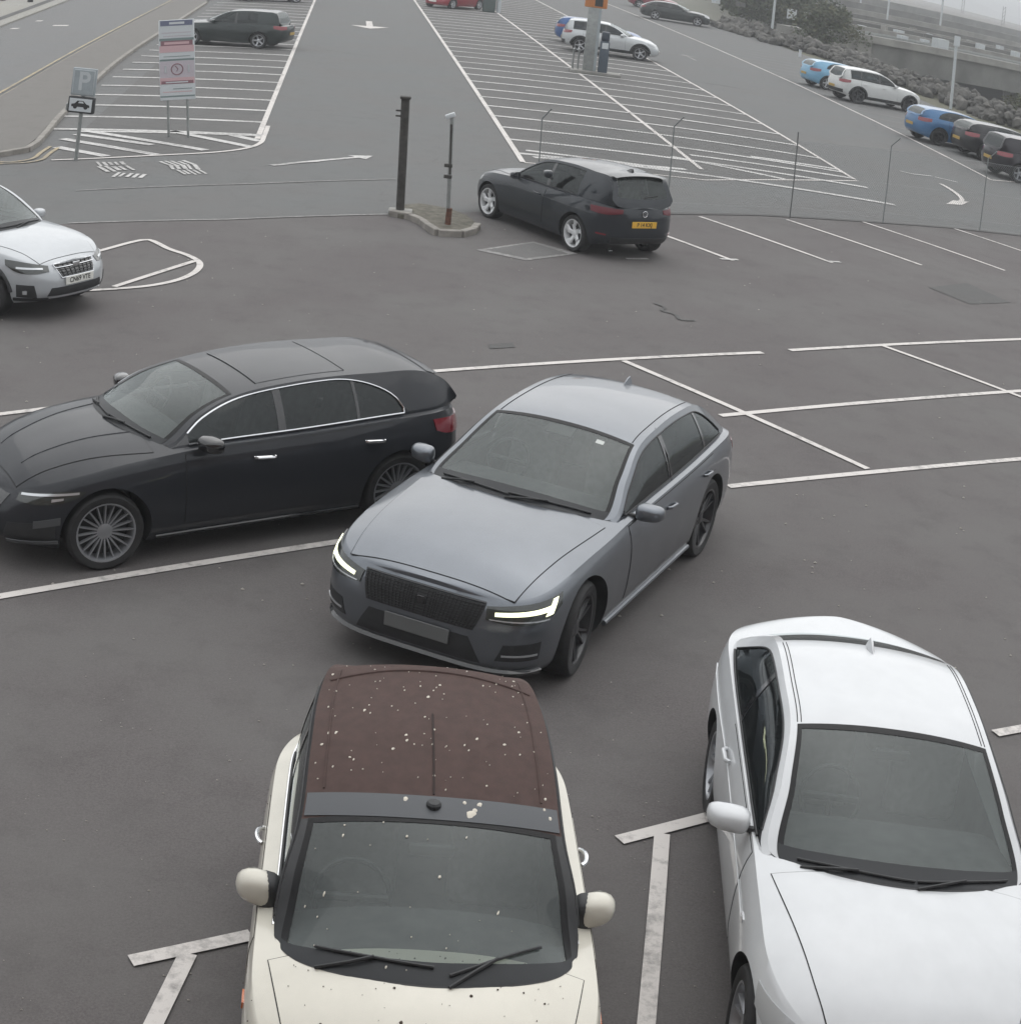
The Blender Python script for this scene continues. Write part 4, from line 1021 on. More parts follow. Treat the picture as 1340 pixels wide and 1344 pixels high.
# ====SCENE
# ------------------------------------------------------------------ the ground
def ground_mat(name, c1, c2, patch, nscale=60, rough=0.92, big=0.35, crack=0.0, speck=0.0):
    m = bpy.data.materials.new(name); m.use_nodes = True; n = m.node_tree.nodes; l = m.node_tree.links; b = n['Principled BSDF']
    b.inputs['Roughness'].default_value = rough; b.inputs['Specular IOR Level'].default_value = 0.25
    tc = n.new('ShaderNodeTexCoord')
    def noise(scale, detail=6, rg=0.6):
        t = n.new('ShaderNodeTexNoise'); t.inputs['Scale'].default_value = scale; t.inputs['Detail'].default_value = detail; t.inputs['Roughness'].default_value = rg
        l.new(tc.outputs['Object'], t.inputs['Vector']); return t
    def rng(src, a, b_, c=0.0, d=1.0):
        r = n.new('ShaderNodeMapRange'); r.inputs[1].default_value = a; r.inputs[2].default_value = b_; r.inputs[3].default_value = c; r.inputs[4].default_value = d
        l.new(src, r.inputs[0]); return r.outputs[0]
    def mix(f, a, b_, mode='MIX'):
        x = n.new('ShaderNodeMix'); x.data_type = 'RGBA'; x.blend_type = mode
        if hasattr(f, 'node'): l.new(f, x.inputs[0])
        else: x.inputs[0].default_value = f
        for i, q in ((6, a), (7, b_)):
            if hasattr(q, 'node'): l.new(q, x.inputs[i])
            else: x.inputs[i].default_value = tuple(q[:3])+(1,)
        return x.outputs[2]
    g = noise(nscale, 4, 0.75); col = mix(rng(g.outputs['Fac'], 0.3, 0.7), c1, c2)
    p = noise(big, 5, 0.62); col = mix(rng(p.outputs['Fac'], 0.38, 0.66, 0, 0.75), col, patch)
    p2 = noise(1.9, 6, 0.7); col = mix(rng(p2.outputs['Fac'], 0.50, 0.75, 0, 0.35), col, tuple(x*0.70 for x in c1[:3]))
    # stones in the wearing course
    v = n.new('ShaderNodeTexVoronoi'); v.inputs['Scale'].default_value = 75; l.new(tc.outputs['Object'], v.inputs['Vector'])
    col = mix(rng(v.outputs['Distance'], 0.22, 0.02, 0, 0.6), col, tuple(min(1, x*1.9) for x in c1[:3]))
    if crack:
        w_ = n.new('ShaderNodeTexVoronoi'); w_.feature = 'DISTANCE_TO_EDGE'; w_.inputs['Scale'].default_value = 0.33; w_.inputs['Randomness'].default_value = 1
        nz = noise(1.2, 5, 0.7); mp = n.new('ShaderNodeVectorMath'); mp.operation = 'MULTIPLY_ADD'; mp.inputs[1].default_value = (1.4, 1.4, 0)
        l.new(nz.outputs['Color'], mp.inputs[0]); l.new(tc.outputs['Object'], mp.inputs[2]); l.new(mp.outputs[0], w_.inputs['Vector'])
        msk = n.new('ShaderNodeMath'); msk.operation = 'MULTIPLY'
        l.new(rng(w_.outputs['Distance'], 0.006, 0.001, 0, 1), msk.inputs[0]); l.new(rng(noise(0.22, 2).outputs['Fac'], 0.52, 0.6, 0, crack), msk.inputs[1])
        col = mix(msk.outputs[0], col, (0.035, 0.034, 0.034))
    l.new(col, b.inputs['Base Color'])
    bp = n.new('ShaderNodeBump'); bp.inputs['Strength'].default_value = 0.5; bp.inputs['Distance'].default_value = 0.006
    l.new(noise(140, 3, 0.8).outputs['Fac'], bp.inputs['Height']); l.new(bp.outputs[0], b.inputs['Normal'])
    return m

def line_mat(name, col, wear):
    m = bpy.data.materials.new(name); m.use_nodes = True; n = m.node_tree.nodes; l = m.node_tree.links; b = n['Principled BSDF']
    b.inputs['Roughness'].default_value = 0.8
    tc = n.new('ShaderNodeTexCoord'); t = n.new('ShaderNodeTexNoise'); t.inputs['Scale'].default_value = 9; t.inputs['Detail'].default_value = 8; t.inputs['Roughness'].default_value = 0.75
    t2 = n.new('ShaderNodeTexNoise'); t2.inputs['Scale'].default_value = 0.7; t2.inputs['Detail'].default_value = 3
    l.new(tc.outputs['Object'], t.inputs['Vector']); l.new(tc.outputs['Object'], t2.inputs['Vector'])
    ad = n.new('ShaderNodeMath'); ad.operation = 'MULTIPLY_ADD'; ad.inputs[1].default_value = 0.45; l.new(t2.outputs['Fac'], ad.inputs[0]); l.new(t.outputs['Fac'], ad.inputs[2])
    r = n.new('ShaderNodeMapRange'); r.inputs[1].default_value = 0.72-wear*0.35; r.inputs[2].default_value = 0.98-wear*0.35; l.new(ad.outputs[0], r.inputs[0])
    r.inputs[4].default_value = 0.85
    x = n.new('ShaderNodeMix'); x.data_type = 'RGBA'; x.inputs[6].default_value = tuple(col)+(1,); x.inputs[7].default_value = (0.15, 0.145, 0.142, 1)
    l.new(r.outputs[0], x.inputs[0]); l.new(x.outputs[2], b.inputs['Base Color'])
    return m

M['tar_near'] = ground_mat('brown tarmac', (0.087, 0.079, 0.079), (0.140, 0.130, 0.128), (0.135, 0.131, 0.127), crack=0.0)
M['tar_far'] = ground_mat('grey tarmac', (0.123, 0.127, 0.127), (0.152, 0.155, 0.153), (0.140, 0.135, 0.132), crack=0.3)
M['tar_mid'] = ground_mat('worn tarmac', (0.120, 0.117, 0.115), (0.150, 0.146, 0.144), (0.164, 0.162, 0.158), crack=0.4)
M['tar_bay'] = ground_mat('bay tarmac', (0.097, 0.097, 0.095), (0.126, 0.124, 0.122), (0.130, 0.126, 0.122))
M['pave'] = ground_mat('brown pavement', (0.151, 0.143, 0.133), (0.183, 0.175, 0.165), (0.170, 0.162, 0.153))
M['road'] = ground_mat('road tarmac', (0.148, 0.151, 0.151), (0.179, 0.179, 0.179), (0.166, 0.162, 0.160))
M['patch'] = ground_mat('tar patch', (0.087, 0.085, 0.083), (0.112, 0.111, 0.108), (0.102, 0.102, 0.102))
M['soil'] = ground_mat('rough land', (0.10, 0.095, 0.07), (0.15, 0.14, 0.11), (0.08, 0.09, 0.055), nscale=3, big=0.05)
M['verge'] = ground_mat('pale verge', (0.26, 0.255, 0.235), (0.32, 0.31, 0.29), (0.28, 0.27, 0.24))
M['kerb'] = mat('kerb stone', (0.24, 0.225, 0.205), 0.9, noise=0.2, nscale=4, bump=0.3, bscale=60)
M['white'] = line_mat('white road paint', (0.57, 0.54, 0.515), 0.0)
M['white_worn'] = line_mat('worn white road paint', (0.54, 0.53, 0.515), 0.2)
M['white_faint'] = line_mat('faded white road paint', (0.36, 0.35, 0.34), 0.6)
M['yellow'] = line_mat('yellow road paint', (0.50, 0.40, 0.22), 0.5)

def poly(name, pts, m, z, parent=None, kind=None):
    return tag(obj(name, [(p[0], p[1], z) for p in pts], [tuple(range(len(pts)))], m, parent, False), kind=kind)

# one sheet to the horizon; beyond the rock bank on the right it falls away to the low channel under the railway
BANK = [at(1500, 215), at(1340, 168), at(1240, 128), at(1150, 98), at(1100, 76), at(1040, 62), at(955, 36), at(880, 14), at(820, -6)]
BK = [(25.5, -300), (25.5, 40)]+[(p.x, p.y) for p in BANK]+[(13, 180), (-10, 320), (-150, 900), (-700, 4500)]
vs_, fs_ = [], []
for (x, y) in BK:
    vs_ += [(-2500, y, -0.06), (x, y, -0.06), (x+1.2, y+0.3, -0.08), (x+7, y+1.5, -4.0), (2600, y, -4.2)]
for i in range(len(BK)-1):
    for j in range(4): fs_.append((i*5+j, i*5+j+1, (i+1)*5+j+1, (i+1)*5+j))
land = tag(obj('ground', vs_, fs_, M['soil'], None, False), kind='structure')
P2 = lambda *a: [at(*q) for q in a]
# far tarmac: the pay-and-display lanes; near tarmac: the yard below the camera
far_edge_r = P2((1600, 330), (1300, 205), (1190, 150), (1090, 112), (960, 52), (860, 5))
far = poly('car_park', [(-60, 10), (60, 10), (60, 45)]+[(p.x+1.0, p.y) for p in P2((1340, 190))]+[(23.5, 60), (23.0, 80), (20.5, 105), (17, 150), (14, 220), (-30, 220), (-60, 120)], M['tar_far'], 0.0, kind='structure')
FE = P2((-260, 318), (90, 293), (300, 288), (520, 281), (700, 276), (880, 280), (1000, 282), (1130, 290), (1240, 298), (1340, 309), (1700, 345))
yard = poly('yard', [(-60, -20), (60, -20)]+[(p.x, p.y) for p in reversed(FE)], M['tar_near'], 0.004, kind='structure')
_lay = [0]
def stripe(name, pts, wd, m, z=0.013, parent=None):
    _lay[0] += 1; z += 0.0005*(_lay[0] % 13)        # coats of paint lie one over another, never in one plane
    pts = [Vector((p[0], p[1], 0)) for p in pts]; vs = []; n = len(pts)
    for i, p in enumerate(pts):
        t = (pts[min(i+1, n-1)]-pts[max(i-1, 0)]).normalized(); s_ = Vector((-t.y, t.x, 0))*(wd/2)
        vs += [p+s_+Vector((0, 0, z)), p-s_+Vector((0, 0, z))]
    return obj(name, vs, [(2*i, 2*i+1, 2*i+3, 2*i+2) for i in range(n-1)], m, parent, False)

def dense(a, b, n): return [a+(b-a)*i/n for i in range(n+1)]

# --- yard markings
for a, b in (((-160, 812), (448, 711)), ((955, 639), (1420, 596)), ((945, 546), (1420, 508)), ((-120, 560), (1000, 463)), ((1036, 460), (1420, 443)), ((818, 474), (1138, 616)), ((1158, 454), (1400, 545))):
    A, B = at(*a), at(*b); stripe('bay_line', dense(A, B, 12), 0.10, M['white'], parent=yard)
def tee(a, b, c, d, wd=0.105):
    stripe('bay_line', [at(*a), at(*b)], wd, M['white'], parent=yard); A, B = at(*c), at(*d)
    stripe('bay_line', [A, A+(B-A).normalized()*4.3], wd, M['white'], 0.0145, parent=yard)
tee((812, 1104), (935, 1072), (868, 1096), (848, 1336))
tee((172, 1263), (330, 1229), (247, 1254), (207, 1336))
tee((1305, 964), (1460, 935), (1400, 950), (1460, 1080))
# bays along the fence
for a, b in (((862, 305), (962, 342)), ((918, 284), (1092, 345)), ((1032, 288), (1209, 348)), ((1132, 291), (1318, 355)), ((1252, 300), (1400, 350))):
    stripe('bay_line', dense(at(*a), at(*b), 6), 0.10, M['white'], parent=yard)
for a, b in (((945, 340), (968, 341)), ((1085, 343), (1102, 344)), ((822, 340), (850, 340))):
    stripe('bay_line', [at(*a), at(*b)], 0.09, M['white_worn'], 0.0145, parent=yard)
# entry marking beside the crossover
ent = spline([at(60, 350), at(133, 329), at(196, 315), at(204, 318), at(222, 327), at(248, 336), at(262, 345), at(258, 356), at(236, 367), at(200, 375), at(160, 379), at(110, 382)], 60)
stripe('entry_marking', ent, 0.10, M['white'], parent=yard)
stripe('entry_marking', dense(at(150, 377), at(256, 343), 6), 0.10, M['white'], 0.0145, parent=yard)
# repairs and covers
poly('tar_patch', P2((1218, 377), (1268, 371), (1326, 397), (1272, 399)), M['patch'], 0.0115, yard)
poly('cover_frame', P2((624, 328), (700, 317), (758, 333), (690, 342)), M['white_faint'], 0.0115, yard)
poly('cover_plate', P2((637, 328), (700, 319), (745, 333), (690, 339)), M['tar_mid'], 0.0135, yard)
poly('cover_frame', P2((640, 452), (672, 450), (676, 456), (643, 458)), M['patch'], 0.0115, yard)
ck = [at(858, 398), at(872, 404), at(868, 408), at(885, 413), at(893, 420), at(912, 421)]
stripe('tar_crack', spline(ck, 24), 0.05, M['patch'], 0.0115, yard)

# --- the lanes beyond
DU = Vector((-0.0689, 0.99762, 0)); NU = Vector((0.99762, 0.0689, 0))      # along the lanes, across them
def fl(a, b, wd=0.11, m='white', n=10, z=0.012): stripe('bay_line', dense(at(*a), at(*b), n), wd, M[m], z, far)
def straight(p, q, wd, m='white', z=0.012, n=4): return stripe('bay_line', dense(p, q, n), wd, M[m], z, far)
def on_line(p, v):           # point of the lane line through p at distance v along DU
    return p+DU*(v-p.dot(DU))
eL, aL, bL, cL, dL = at(362.7, 120.9), at(620, 112), at(790, 119), at(1010, 168), at(1097, 134.6)
kerbL = at(112, 122)
for i in range(1): pass
vE = [at(*q).dot(DU) for q in ((343, 177.3), (349.3, 161.2), (354.6, 146), (359.1, 133.4), (362.7, 120.9), (369, 109.3), (372.5, 99.4), (376.1, 89.6), (379.7, 80.6), (383.3, 72.5))]
sp_ = (vE[-1]-vE[0])/(len(vE)-1)
off_k = kerbL.dot(NU)+0.15; off_e = eL.dot(NU)
oA, oB, oC, oD = aL.dot(NU), bL.dot(NU), cL.dot(NU), dL.dot(NU)
pt = lambda o, v: NU*o+DU*v
bays_l = poly('bay_surface', P2((68, 209), (200, 204), (325, 194), (343, 186))+[pt(off_e, vE[0]), pt(off_e, 140), pt(off_k, 140)], M['tar_bay'], 0.004, far)
bays_r = poly('bay_surface', P2((690, 212), (925, 236), (1124, 236))+[pt(oC, 140), pt(oA, 140)], M['tar_bay'], 0.004, far)
for i in range(32):
    v = vE[0]+sp_*i
    straight(pt(off_k, v), pt(off_e, v), 0.25, 'white_worn')
straight(on_line(eL, vE[0]-0.6), pt(off_e, 145), 0.13)
cor = spline([at(352, 165), at(347, 178), at(341, 188), at(325, 194), at(290, 199), at(200, 204), at(120, 208), at(68, 210)], 40)
stripe('bay_line', cor, 0.11, M['white'], 0.0135, far)
for a, b in (((105, 172), (345, 178)), ((100, 176), (200, 190)), ((110, 171), (270, 197)), ((82, 182), (205, 203)), ((75, 193), (140, 205)), ((225, 172), (330, 193)), ((305, 177), (342, 185))):
    fl(a, b, 0.25, 'white_worn', 4)
# middle block: two rows back to back
vA0 = at(690, 213).dot(DU); rowv = at(651.5, 151.8).dot(DU); k0 = math.ceil((vA0-rowv)/sp_+0.3)
for i in range(k0, 34):
    v = rowv+sp_*i
    straight(pt(oA, v), pt(oB, v), 0.25, 'white_worn'); 
    straight(pt(oB, v), pt(oC, v), 0.25, 'white_worn', 0.0128) if not (12.0 < v-rowv < 12.1) else None
straight(pt(oA, vA0), pt(oA, 145), 0.13); straight(pt(oB, at(920, 222).dot(DU)), pt(oB, 145), 0.12)
straight(pt(oC, at(1125, 236).dot(DU)), pt(oC, 145), 0.12)
fl((688, 213), (925, 236), 0.10); fl((925, 236), (1125, 237), 0.10)
for a, b in (((690, 197), (880, 222)), ((700, 206), (900, 222)), ((880, 205), (1030, 235)), ((905, 203), (1120, 234)), ((985, 205), (1100, 222))):
    fl(a, b, 0.25, 'white_worn', 4)
# right-hand row under the rocks
straight(pt(oD, at(1300, 236).dot(DU)), pt(oD, 150), 0.12); fl((1300, 236), (1400, 245), 0.11)
for i in range(-4, 22):
    v = at(1097, 134.6).dot(DU)+sp_*i*1.0+0.7
    if v > at(1290, 232).dot(DU): straight(pt(oD+0.1, v), pt(oD+4.9, v-0.2), 0.085, 'white_faint')
# arrows and words
def arrow(p, d, L=2.2, wd=0.16, head=0.55, m='white_worn', name='road_arrow'):
    d = d.normalized(); s_ = Vector((-d.y, d.x, 0)); p = Vector((p.x, p.y, 0.012))
    vs = [p-d*L/2+s_*wd/2, p-d*L/2-s_*wd/2, p+d*(L/2-head)-s_*wd/2, p+d*(L/2-head)-s_*head*0.55, p+d*L/2, p+d*(L/2-head)+s_*head*0.55, p+d*(L/2-head)+s_*wd/2]
    return obj(name, vs, [(0, 1, 2, 3, 4, 5, 6)], M[m], far, False)
arrow(at(485, 32), DU*-1, 5.0, 0.3, 1.6, 'white')
arrow(at(425, 210), at(492, 203)-at(352, 216), 3.0, 0.14, 0.5)
arrow(at(905, 75), DU, 3.0, 0.12, 0.8, 'white_faint')
stripe('road_arrow', spline([at(1234, 241), at(1243, 246), at(1256, 255), at(1262, 262), at(1255, 266)], 14), 0.14, M['white'], 0.012, far)
obj('road_arrow', [tuple(at(*q, 0.0135)) for q in ((1241, 267), (1250, 262), (1271, 264), (1262, 268))], [(0, 1, 2, 3)], M['white'], far, False)
for a, b in (((1180, 224), (1196, 228)), ((1196, 228), (1222, 231)), ((1226, 232), (1256, 239))): fl(a, b, 0.10, 'white_worn', 3)
for row in ((128, 215, 166, 214), (133, 222, 176, 220), (150, 229, 192, 231), (216, 215, 252, 213), (222, 219, 262, 219), (236, 226, 270, 225)):
    a, b = at(row[0], row[1]), at(row[2], row[3])
    for k in range(5):
        t0 = k/5+random.uniform(0, 0.03); t1 = t0+random.uniform(0.09, 0.15)
        stripe('painted_lettering', [a+(b-a)*t0, a+(b-a)*t1], random.uniform(0.35, 0.7), M['white_worn'], 0.012, far)
for a, b in (((352, 216), (420, 212)), ((100, 250), (330, 241)), ((330, 241), (520, 235))): fl(a, b, 0.05, 'white_faint', 6)
stripe('surface_joint', [p for p in FE[1:4]], 0.07, M['white_faint'], 0.013, far)
stripe('surface_joint', [p for p in FE[4:]], 0.16, M['patch'], 0.0125, far)

# --- road, pavement and verge on the far left
yl = [at(-120, 190), at(0, 124), at(100, 67), at(225, 1), at(300, -40)]
ke = [at(-110, 215), at(0, 206), at(38, 200), at(56, 186), at(78, 160), at(112, 124), at(152, 86), at(240, 26), at(300, -14)]
re_ = [at(-120, 86), at(0, 36), at(62, 12), at(92, 0), at(150, -26)]
poly('road', [(p.x, p.y) for p in yl]+[(p.x, p.y) for p in reversed(re_)], M['road'], 0.006, kind='structure')
def slab(name, pts, z0, z1, m, parent=None, kind=None):
    n = len(pts); vs = [(p[0], p[1], z1) for p in pts]+[(p[0], p[1], z0) for p in pts]
    return tag(obj(name, vs, [tuple(range(n))]+[(i, (i+1) % n, n+(i+1) % n, n+i) for i in range(n)], m, parent, False), kind=kind)
pave = slab('pavement', [(p.x+0.25, p.y) for p in yl]+[(p.x-0.14, p.y) for p in reversed(ke)], -0.05, 0.10, M['pave'], kind='structure')
def kerb_run(pts, wd, h, parent, step=0.915, m=None, limit=60):
    D = resample(pts, max(2, int(sum((pts[i+1]-pts[i]).length for i in range(len(pts)-1))/step)+1))
    for i in range(min(limit, len(D)-1)):
        a, b = D[i], D[i+1]; d = (b-a); L = d.length-0.012; c_ = (a+b)/2
        bevel_box('kerb_stone', (c_.x, c_.y, h/2-0.02+random.uniform(-0.004, 0.004)), (L, wd, h+0.04), m or M['kerb'], parent, 0.012, 1, rz=math.atan2(d.y, d.x))
kerb_run([Vector((p.x-0.07, p.y, 0)) for p in spline(ke, 80)], 0.14, 0.115, pave)
for o_ in (0.10, -0.14):
    stripe('yellow_line', [Vector((p.x-o_, p.y, 0)) for p in spline(yl, 40)], 0.10, M['yellow'], 0.014, pave)
    yb = spline([at(-60, 226), at(0, 213), at(28, 212), at(48, 209), at(62, 200), at(74, 192)], 24)
    stripe('yellow_line', [Vector((p.x+o_*0.9, p.y-o_*0.5-0.1, 0)) for p in yb], 0.09, M['yellow'], 0.014, pave)
verge = slab('verge', [(p.x, p.y) for p in re_]+[(-60, 200), (-90, 40)], -0.05, 0.09, M['verge'], kind='structure')
stripe('verge_edge', [Vector((p.x-0.9, p.y, 0)) for p in re_], 0.45, M['patch'], 0.096, verge)
for q in ((80, 33, 20), (52, 27, 8), (20, 37, 10)):
    a = at(q[0]-q[2]/2, q[1]); b = at(q[0]+q[2]/2, q[1]); stripe('road_arrow', [a, b], 0.5, M['white'], 0.014, pave)

# ------------------------------------------------------------------ things standing about
M['steel'] = mat('galvanised steel', (0.30, 0.315, 0.31), 0.5, metal=0.5, noise=0.15, nscale=6)
M['fence_steel'] = mat('dull fence steel', (0.22, 0.235, 0.235), 0.8)
M['post_grey'] = mat('dark grey post', (0.11, 0.115, 0.115), 0.8)
M['rust'] = mat('rusty steel', (0.12, 0.055, 0.035), 0.9, noise=0.4, nscale=14)
M['dark_post'] = mat('weathered dark steel', (0.045, 0.042, 0.038), 0.8, noise=0.35, nscale=9, bump=0.3)
M['sign_white'] = mat('sign white', (0.55, 0.58, 0.60), 0.45); M['sign_grey'] = mat('faded sign blue', (0.31, 0.345, 0.365), 0.5, noise=0.06)
M['sign_pale'] = mat('faded sign lettering', (0.47, 0.50, 0.515), 0.5); M['pink'] = mat('sign pink', (0.56, 0.38, 0.40), 0.5); M['sign_blue'] = mat('sign dark blue', (0.15, 0.165, 0.24), 0.5)
M['sign_teal'] = mat('sign grey green', (0.18, 0.23, 0.23), 0.5); M['sign_lilac'] = mat('sign lilac', (0.48, 0.44, 0.48), 0.5); M['maroon'] = mat('sign maroon', (0.24, 0.13, 0.15), 0.5)
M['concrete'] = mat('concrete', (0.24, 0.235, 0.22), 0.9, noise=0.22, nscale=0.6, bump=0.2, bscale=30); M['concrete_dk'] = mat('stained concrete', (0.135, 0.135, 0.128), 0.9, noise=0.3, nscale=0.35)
M['grass'] = mat('dirt and moss', (0.105, 0.098, 0.078), 0.95, noise=0.35, nscale=7, bump=0.6, bscale=30)

# kerbed island with the two gate posts
isl = P2((512, 283), (526, 287), (541, 288), (560, 300), (577, 310), (596, 311), (617, 308), (626, 300), (612, 288), (590, 279), (552, 272), (525, 274))
island = slab('kerbed_island', [(p.x, p.y) for p in isl], -0.05, 0.09, M['grass'], None, kind='structure')
kerb_run([Vector((p.x, p.y, 0)) for p in spline(isl[0:8], 40)], 0.13, 0.12, island, 0.42)
def post(name, base, h, r, m, label, cat='post', lean=(0, 0), sides=10, cap=None):
    e = empty(name, (base.x, base.y, 0)); tag(e, label, cat)
    top_ = Vector((lean[0]*h, lean[1]*h, h))
    MB().tube([(0, 0, -0.1), top_*0.5, top_], r, sides).build('shaft', m, e)
    return e, top_
e, t_ = post('gate_post', at(525, 282), 2.2, 0.075, M['dark_post'], 'thick dark weathered steel gate post at the end of the kerbed island', lean=(-0.04, 0), sides=12)
bevel_box('cap', tuple(t_), (0.19, 0.17, 0.05), M['dark_post'], e, 0.01, 1)
for z in (1.95, 1.85): bevel_box('hinge_bracket', (-0.11-0.04*z, 0, z), (0.10, 0.05, 0.03), M['dark_post'], e, 0.005, 1)
bevel_box('footing', (0, 0, 0.05), (0.42, 0.36, 0.12), M['concrete'], e, 0.02, 2)
e, t_ = post('gate_post', at(587, 300), 2.02, 0.034, M['steel'], 'slim galvanised post with rusty foot and small head box on the island', lean=(-0.05, 0))
MB().tube([(0, 0, 0.0), (0, 0, 0.38)], 0.052, 10).build('rusty_sleeve', M['rust'], e)
bevel_box('head_box', tuple(t_+Vector((-0.03, 0, 0.03))), (0.17, 0.10, 0.08), M['sign_white'], e, 0.015, 2, Matrix.Rotation(R(-25), 3, 'Y'))
for z in (0.95, 1.15): bevel_box('clamp', (-0.05*z-0.03, 0, z), (0.14, 0.09, 0.06), M['dark_post'], e, 0.01, 1)
MB().tube([(-0.045, -0.04, 1.0), (-0.1, -0.04, 1.9)], 0.02, 6).build('conduit', M['dark_post'], e)

# boundary fence: cranked posts and straining wires
fence_p = [at(587, 296)]+[at(*q) for q in ((702, 277), (874, 280), (1036, 286), (1158, 292), (1285, 302), (1420, 316))]
fe = empty('wire_fence', (fence_p[1].x, fence_p[1].y, 0)); tag(fe, 'thin wire fence with cranked posts along the far edge of the yard', 'fence')
FB = Vector(fe.location); fd = (fence_p[-1]-fence_p[1]).normalized()
for i, p in enumerate(fence_p[1:]):
    q = p-FB; h = 1.85 if i != 2 else 1.75; r = 0.015 if i != 2 else 0.014
    MB().tube([q+Vector((0, 0, -0.1)), q+Vector((-0.02, 0, h*0.5)), q+Vector((-0.05, 0, h)), q+(Vector((0.10, -0.15, h+0.24)) if i != 2 else Vector((-0.06, 0, h+0.2)))], r, 8).build('fence_post', M['fence_steel'] if i != 2 else M['post_grey'], fe)
for z in (0.25, 0.95, 1.75):
    for i in range(1, len(fence_p)-1):
        a, b = fence_p[i]-FB, fence_p[i+1]-FB
        MB().tube([a+Vector((0, 0, z)), (a+b)/2+Vector((0, 0, z-0.03)), b+Vector((0, 0, z))], 0.0025, 4, False).build('straining_wire', M['steel'], fe)

mesh_mb = MB()
for i in range(1, len(fence_p)-1):
    a, b = fence_p[i]-FB, fence_p[i+1]-FB; L = (b-a).length; u_ = (b-a)/L; n_ = int(L/0.075)
    for k in range(-24, n_):
        for sgn in (1, -1):
            s0, s1 = k*0.075, k*0.075+1.7; z0, z1 = 0.06, 1.76
            if s0 < 0: z0 += -s0; s0 = 0
            if s1 > L: z1 -= s1-L; s1 = L
            if s1-s0 < 0.05: continue
            if sgn > 0: p, q = a+u_*s0+Vector((0, 0, z0)), a+u_*s1+Vector((0, 0, z1))
            else: p, q = a+u_*(L-s0)+Vector((0, 0, z0)), a+u_*(L-s1)+Vector((0, 0, z1))
            w_ = Vector((0, 0, 0.0028)); mesh_mb.add([p-w_, q-w_, q+w_, p+w_], [(0, 1, 2, 3)])
tag(mesh_mb.build('wire_mesh', M['fence_steel'], fe, False), kind='stuff')

# leaning parking sign: faded P panel above a white panel with a car
b_ = at(99, 210); sg_ = empty('parking_sign', (b_.x, b_.y, 0), R(0)); sg_.rotation_euler = (0, 0, R(-9)); tag(sg_, 'leaning parking sign with faded P above a white car symbol', 'sign')
ln = Matrix.Rotation(R(3.5), 4, 'Y')
def put(o): o.rotation_euler = (0, R(3.5), 0); return o
put(MB().tube([(0, 0.03, -0.1), (0, 0.03, 2.0)], 0.042, 12).build('post', M['steel'], sg_))
pn = bevel_box('panel', (0.0, 0, 1.72), (0.54, 0.06, 0.60), M['sign_grey'], sg_, 0.02, 2); put(pn)
bevel_box('panel_border', (0.0, -0.031, 1.72), (0.47, 0.012, 0.53), M['sign_pale'], pn, 0.004, 1); bevel_box('panel_face', (0.0, -0.036, 1.72), (0.445, 0.012, 0.505), M['sign_grey'], pn, 0.004, 1)
text_mesh('panel_letter', 'P', 0.56, M['sign_pale'], pn, (0.01, -0.044, 1.72), (math.pi/2, 0, 0), 0.003, 0.95, bold=0.012)
cb = bevel_box('car_panel', (0.0, 0, 1.22), (0.58, 0.13, 0.36), M['plastic'], sg_, 0.03, 2); put(cb)
bevel_box('panel_face', (0.0, -0.064, 1.22), (0.50, 0.012, 0.28), M['sign_white'], cb, 0.004, 1)
car_s = [(-0.20, -0.05), (-0.20, 0.005), (-0.13, 0.02), (-0.07, 0.085), (0.06, 0.085), (0.13, 0.02), (0.20, 0.0), (0.205, -0.05)]
obj('car_symbol', [(x, -0.072, 1.23+z) for x, z in car_s], [tuple(range(len(car_s)))], M['ink'], cb, False)
for cx_ in (-0.115, 0.12): MB().add([(cx_+0.045*math.cos(2*math.pi*i/14), -0.0735, 1.18+0.045*math.sin(2*math.pi*i/14)) for i in range(14)], [tuple(range(14))]).build('car_symbol_wheel', M['ink'], cb, False)
obj('car_symbol_window', [(-0.055, -0.0735, 1.262), (-0.03, -0.0735, 1.30), (0.05, -0.0735, 1.30), (0.075, -0.0735, 1.262)], [(0, 1, 2, 3)], M['sign_white'], cb, False)
put(bevel_box('side_bracket', (-0.33, 0.05, 1.14), (0.06, 0.05, 0.16), M['steel'], sg_, 0.01, 1))

# tall tariff board on two legs
b_ = at(235, 180); tb = empty('tariff_board', (b_.x, b_.y, 0)); tb.rotation_euler = (0, R(-5), R(6)); tag(tb, 'tall white and pink tariff board on two thin legs', 'sign')
for x in (-0.23, 0.21): MB().tube([(x, 0.04, -0.1), (x, 0.04, 2.7)], 0.03, 10).build('leg', M['steel'], tb)
W_ = 0.80; bd = bevel_box('board', (0, 0, 1.875), (W_, 0.04, 1.93), M['sign_white'], tb, 0.01, 1)
def band(z0, z1, m, w0=-W_/2+0.012, w1=W_/2-0.012, y=-0.0235, name='printed_band'):
    obj(name, [(w0, y, z0), (w1, y, z0), (w1, y, z1), (w0, y, z1)], [(0, 1, 2, 3)], m, bd, False)
band(2.70, 2.83, M['sign_blue'], -0.36, 0.36); band(2.735, 2.79, M['sign_white'], -0.16, 0.18, -0.0245)
band(2.34, 2.40, M['sign_teal']); band(2.22, 2.34, M['maroon'], -0.36, 0.36); band(2.25, 2.31, M['pink'], -0.28, 0.28, -0.0245); band(2.06, 2.22, M['pink']); band(1.855, 1.90, M['sign_teal'])
band(1.45, 1.85, M['sign_lilac']); band(1.30, 1.45, M['pink']); band(1.30, 1.375, M['maroon'], -0.36, 0.36, -0.0245); band(1.325, 1.355, M['sign_white'], -0.26, 0.24, -0.0252)
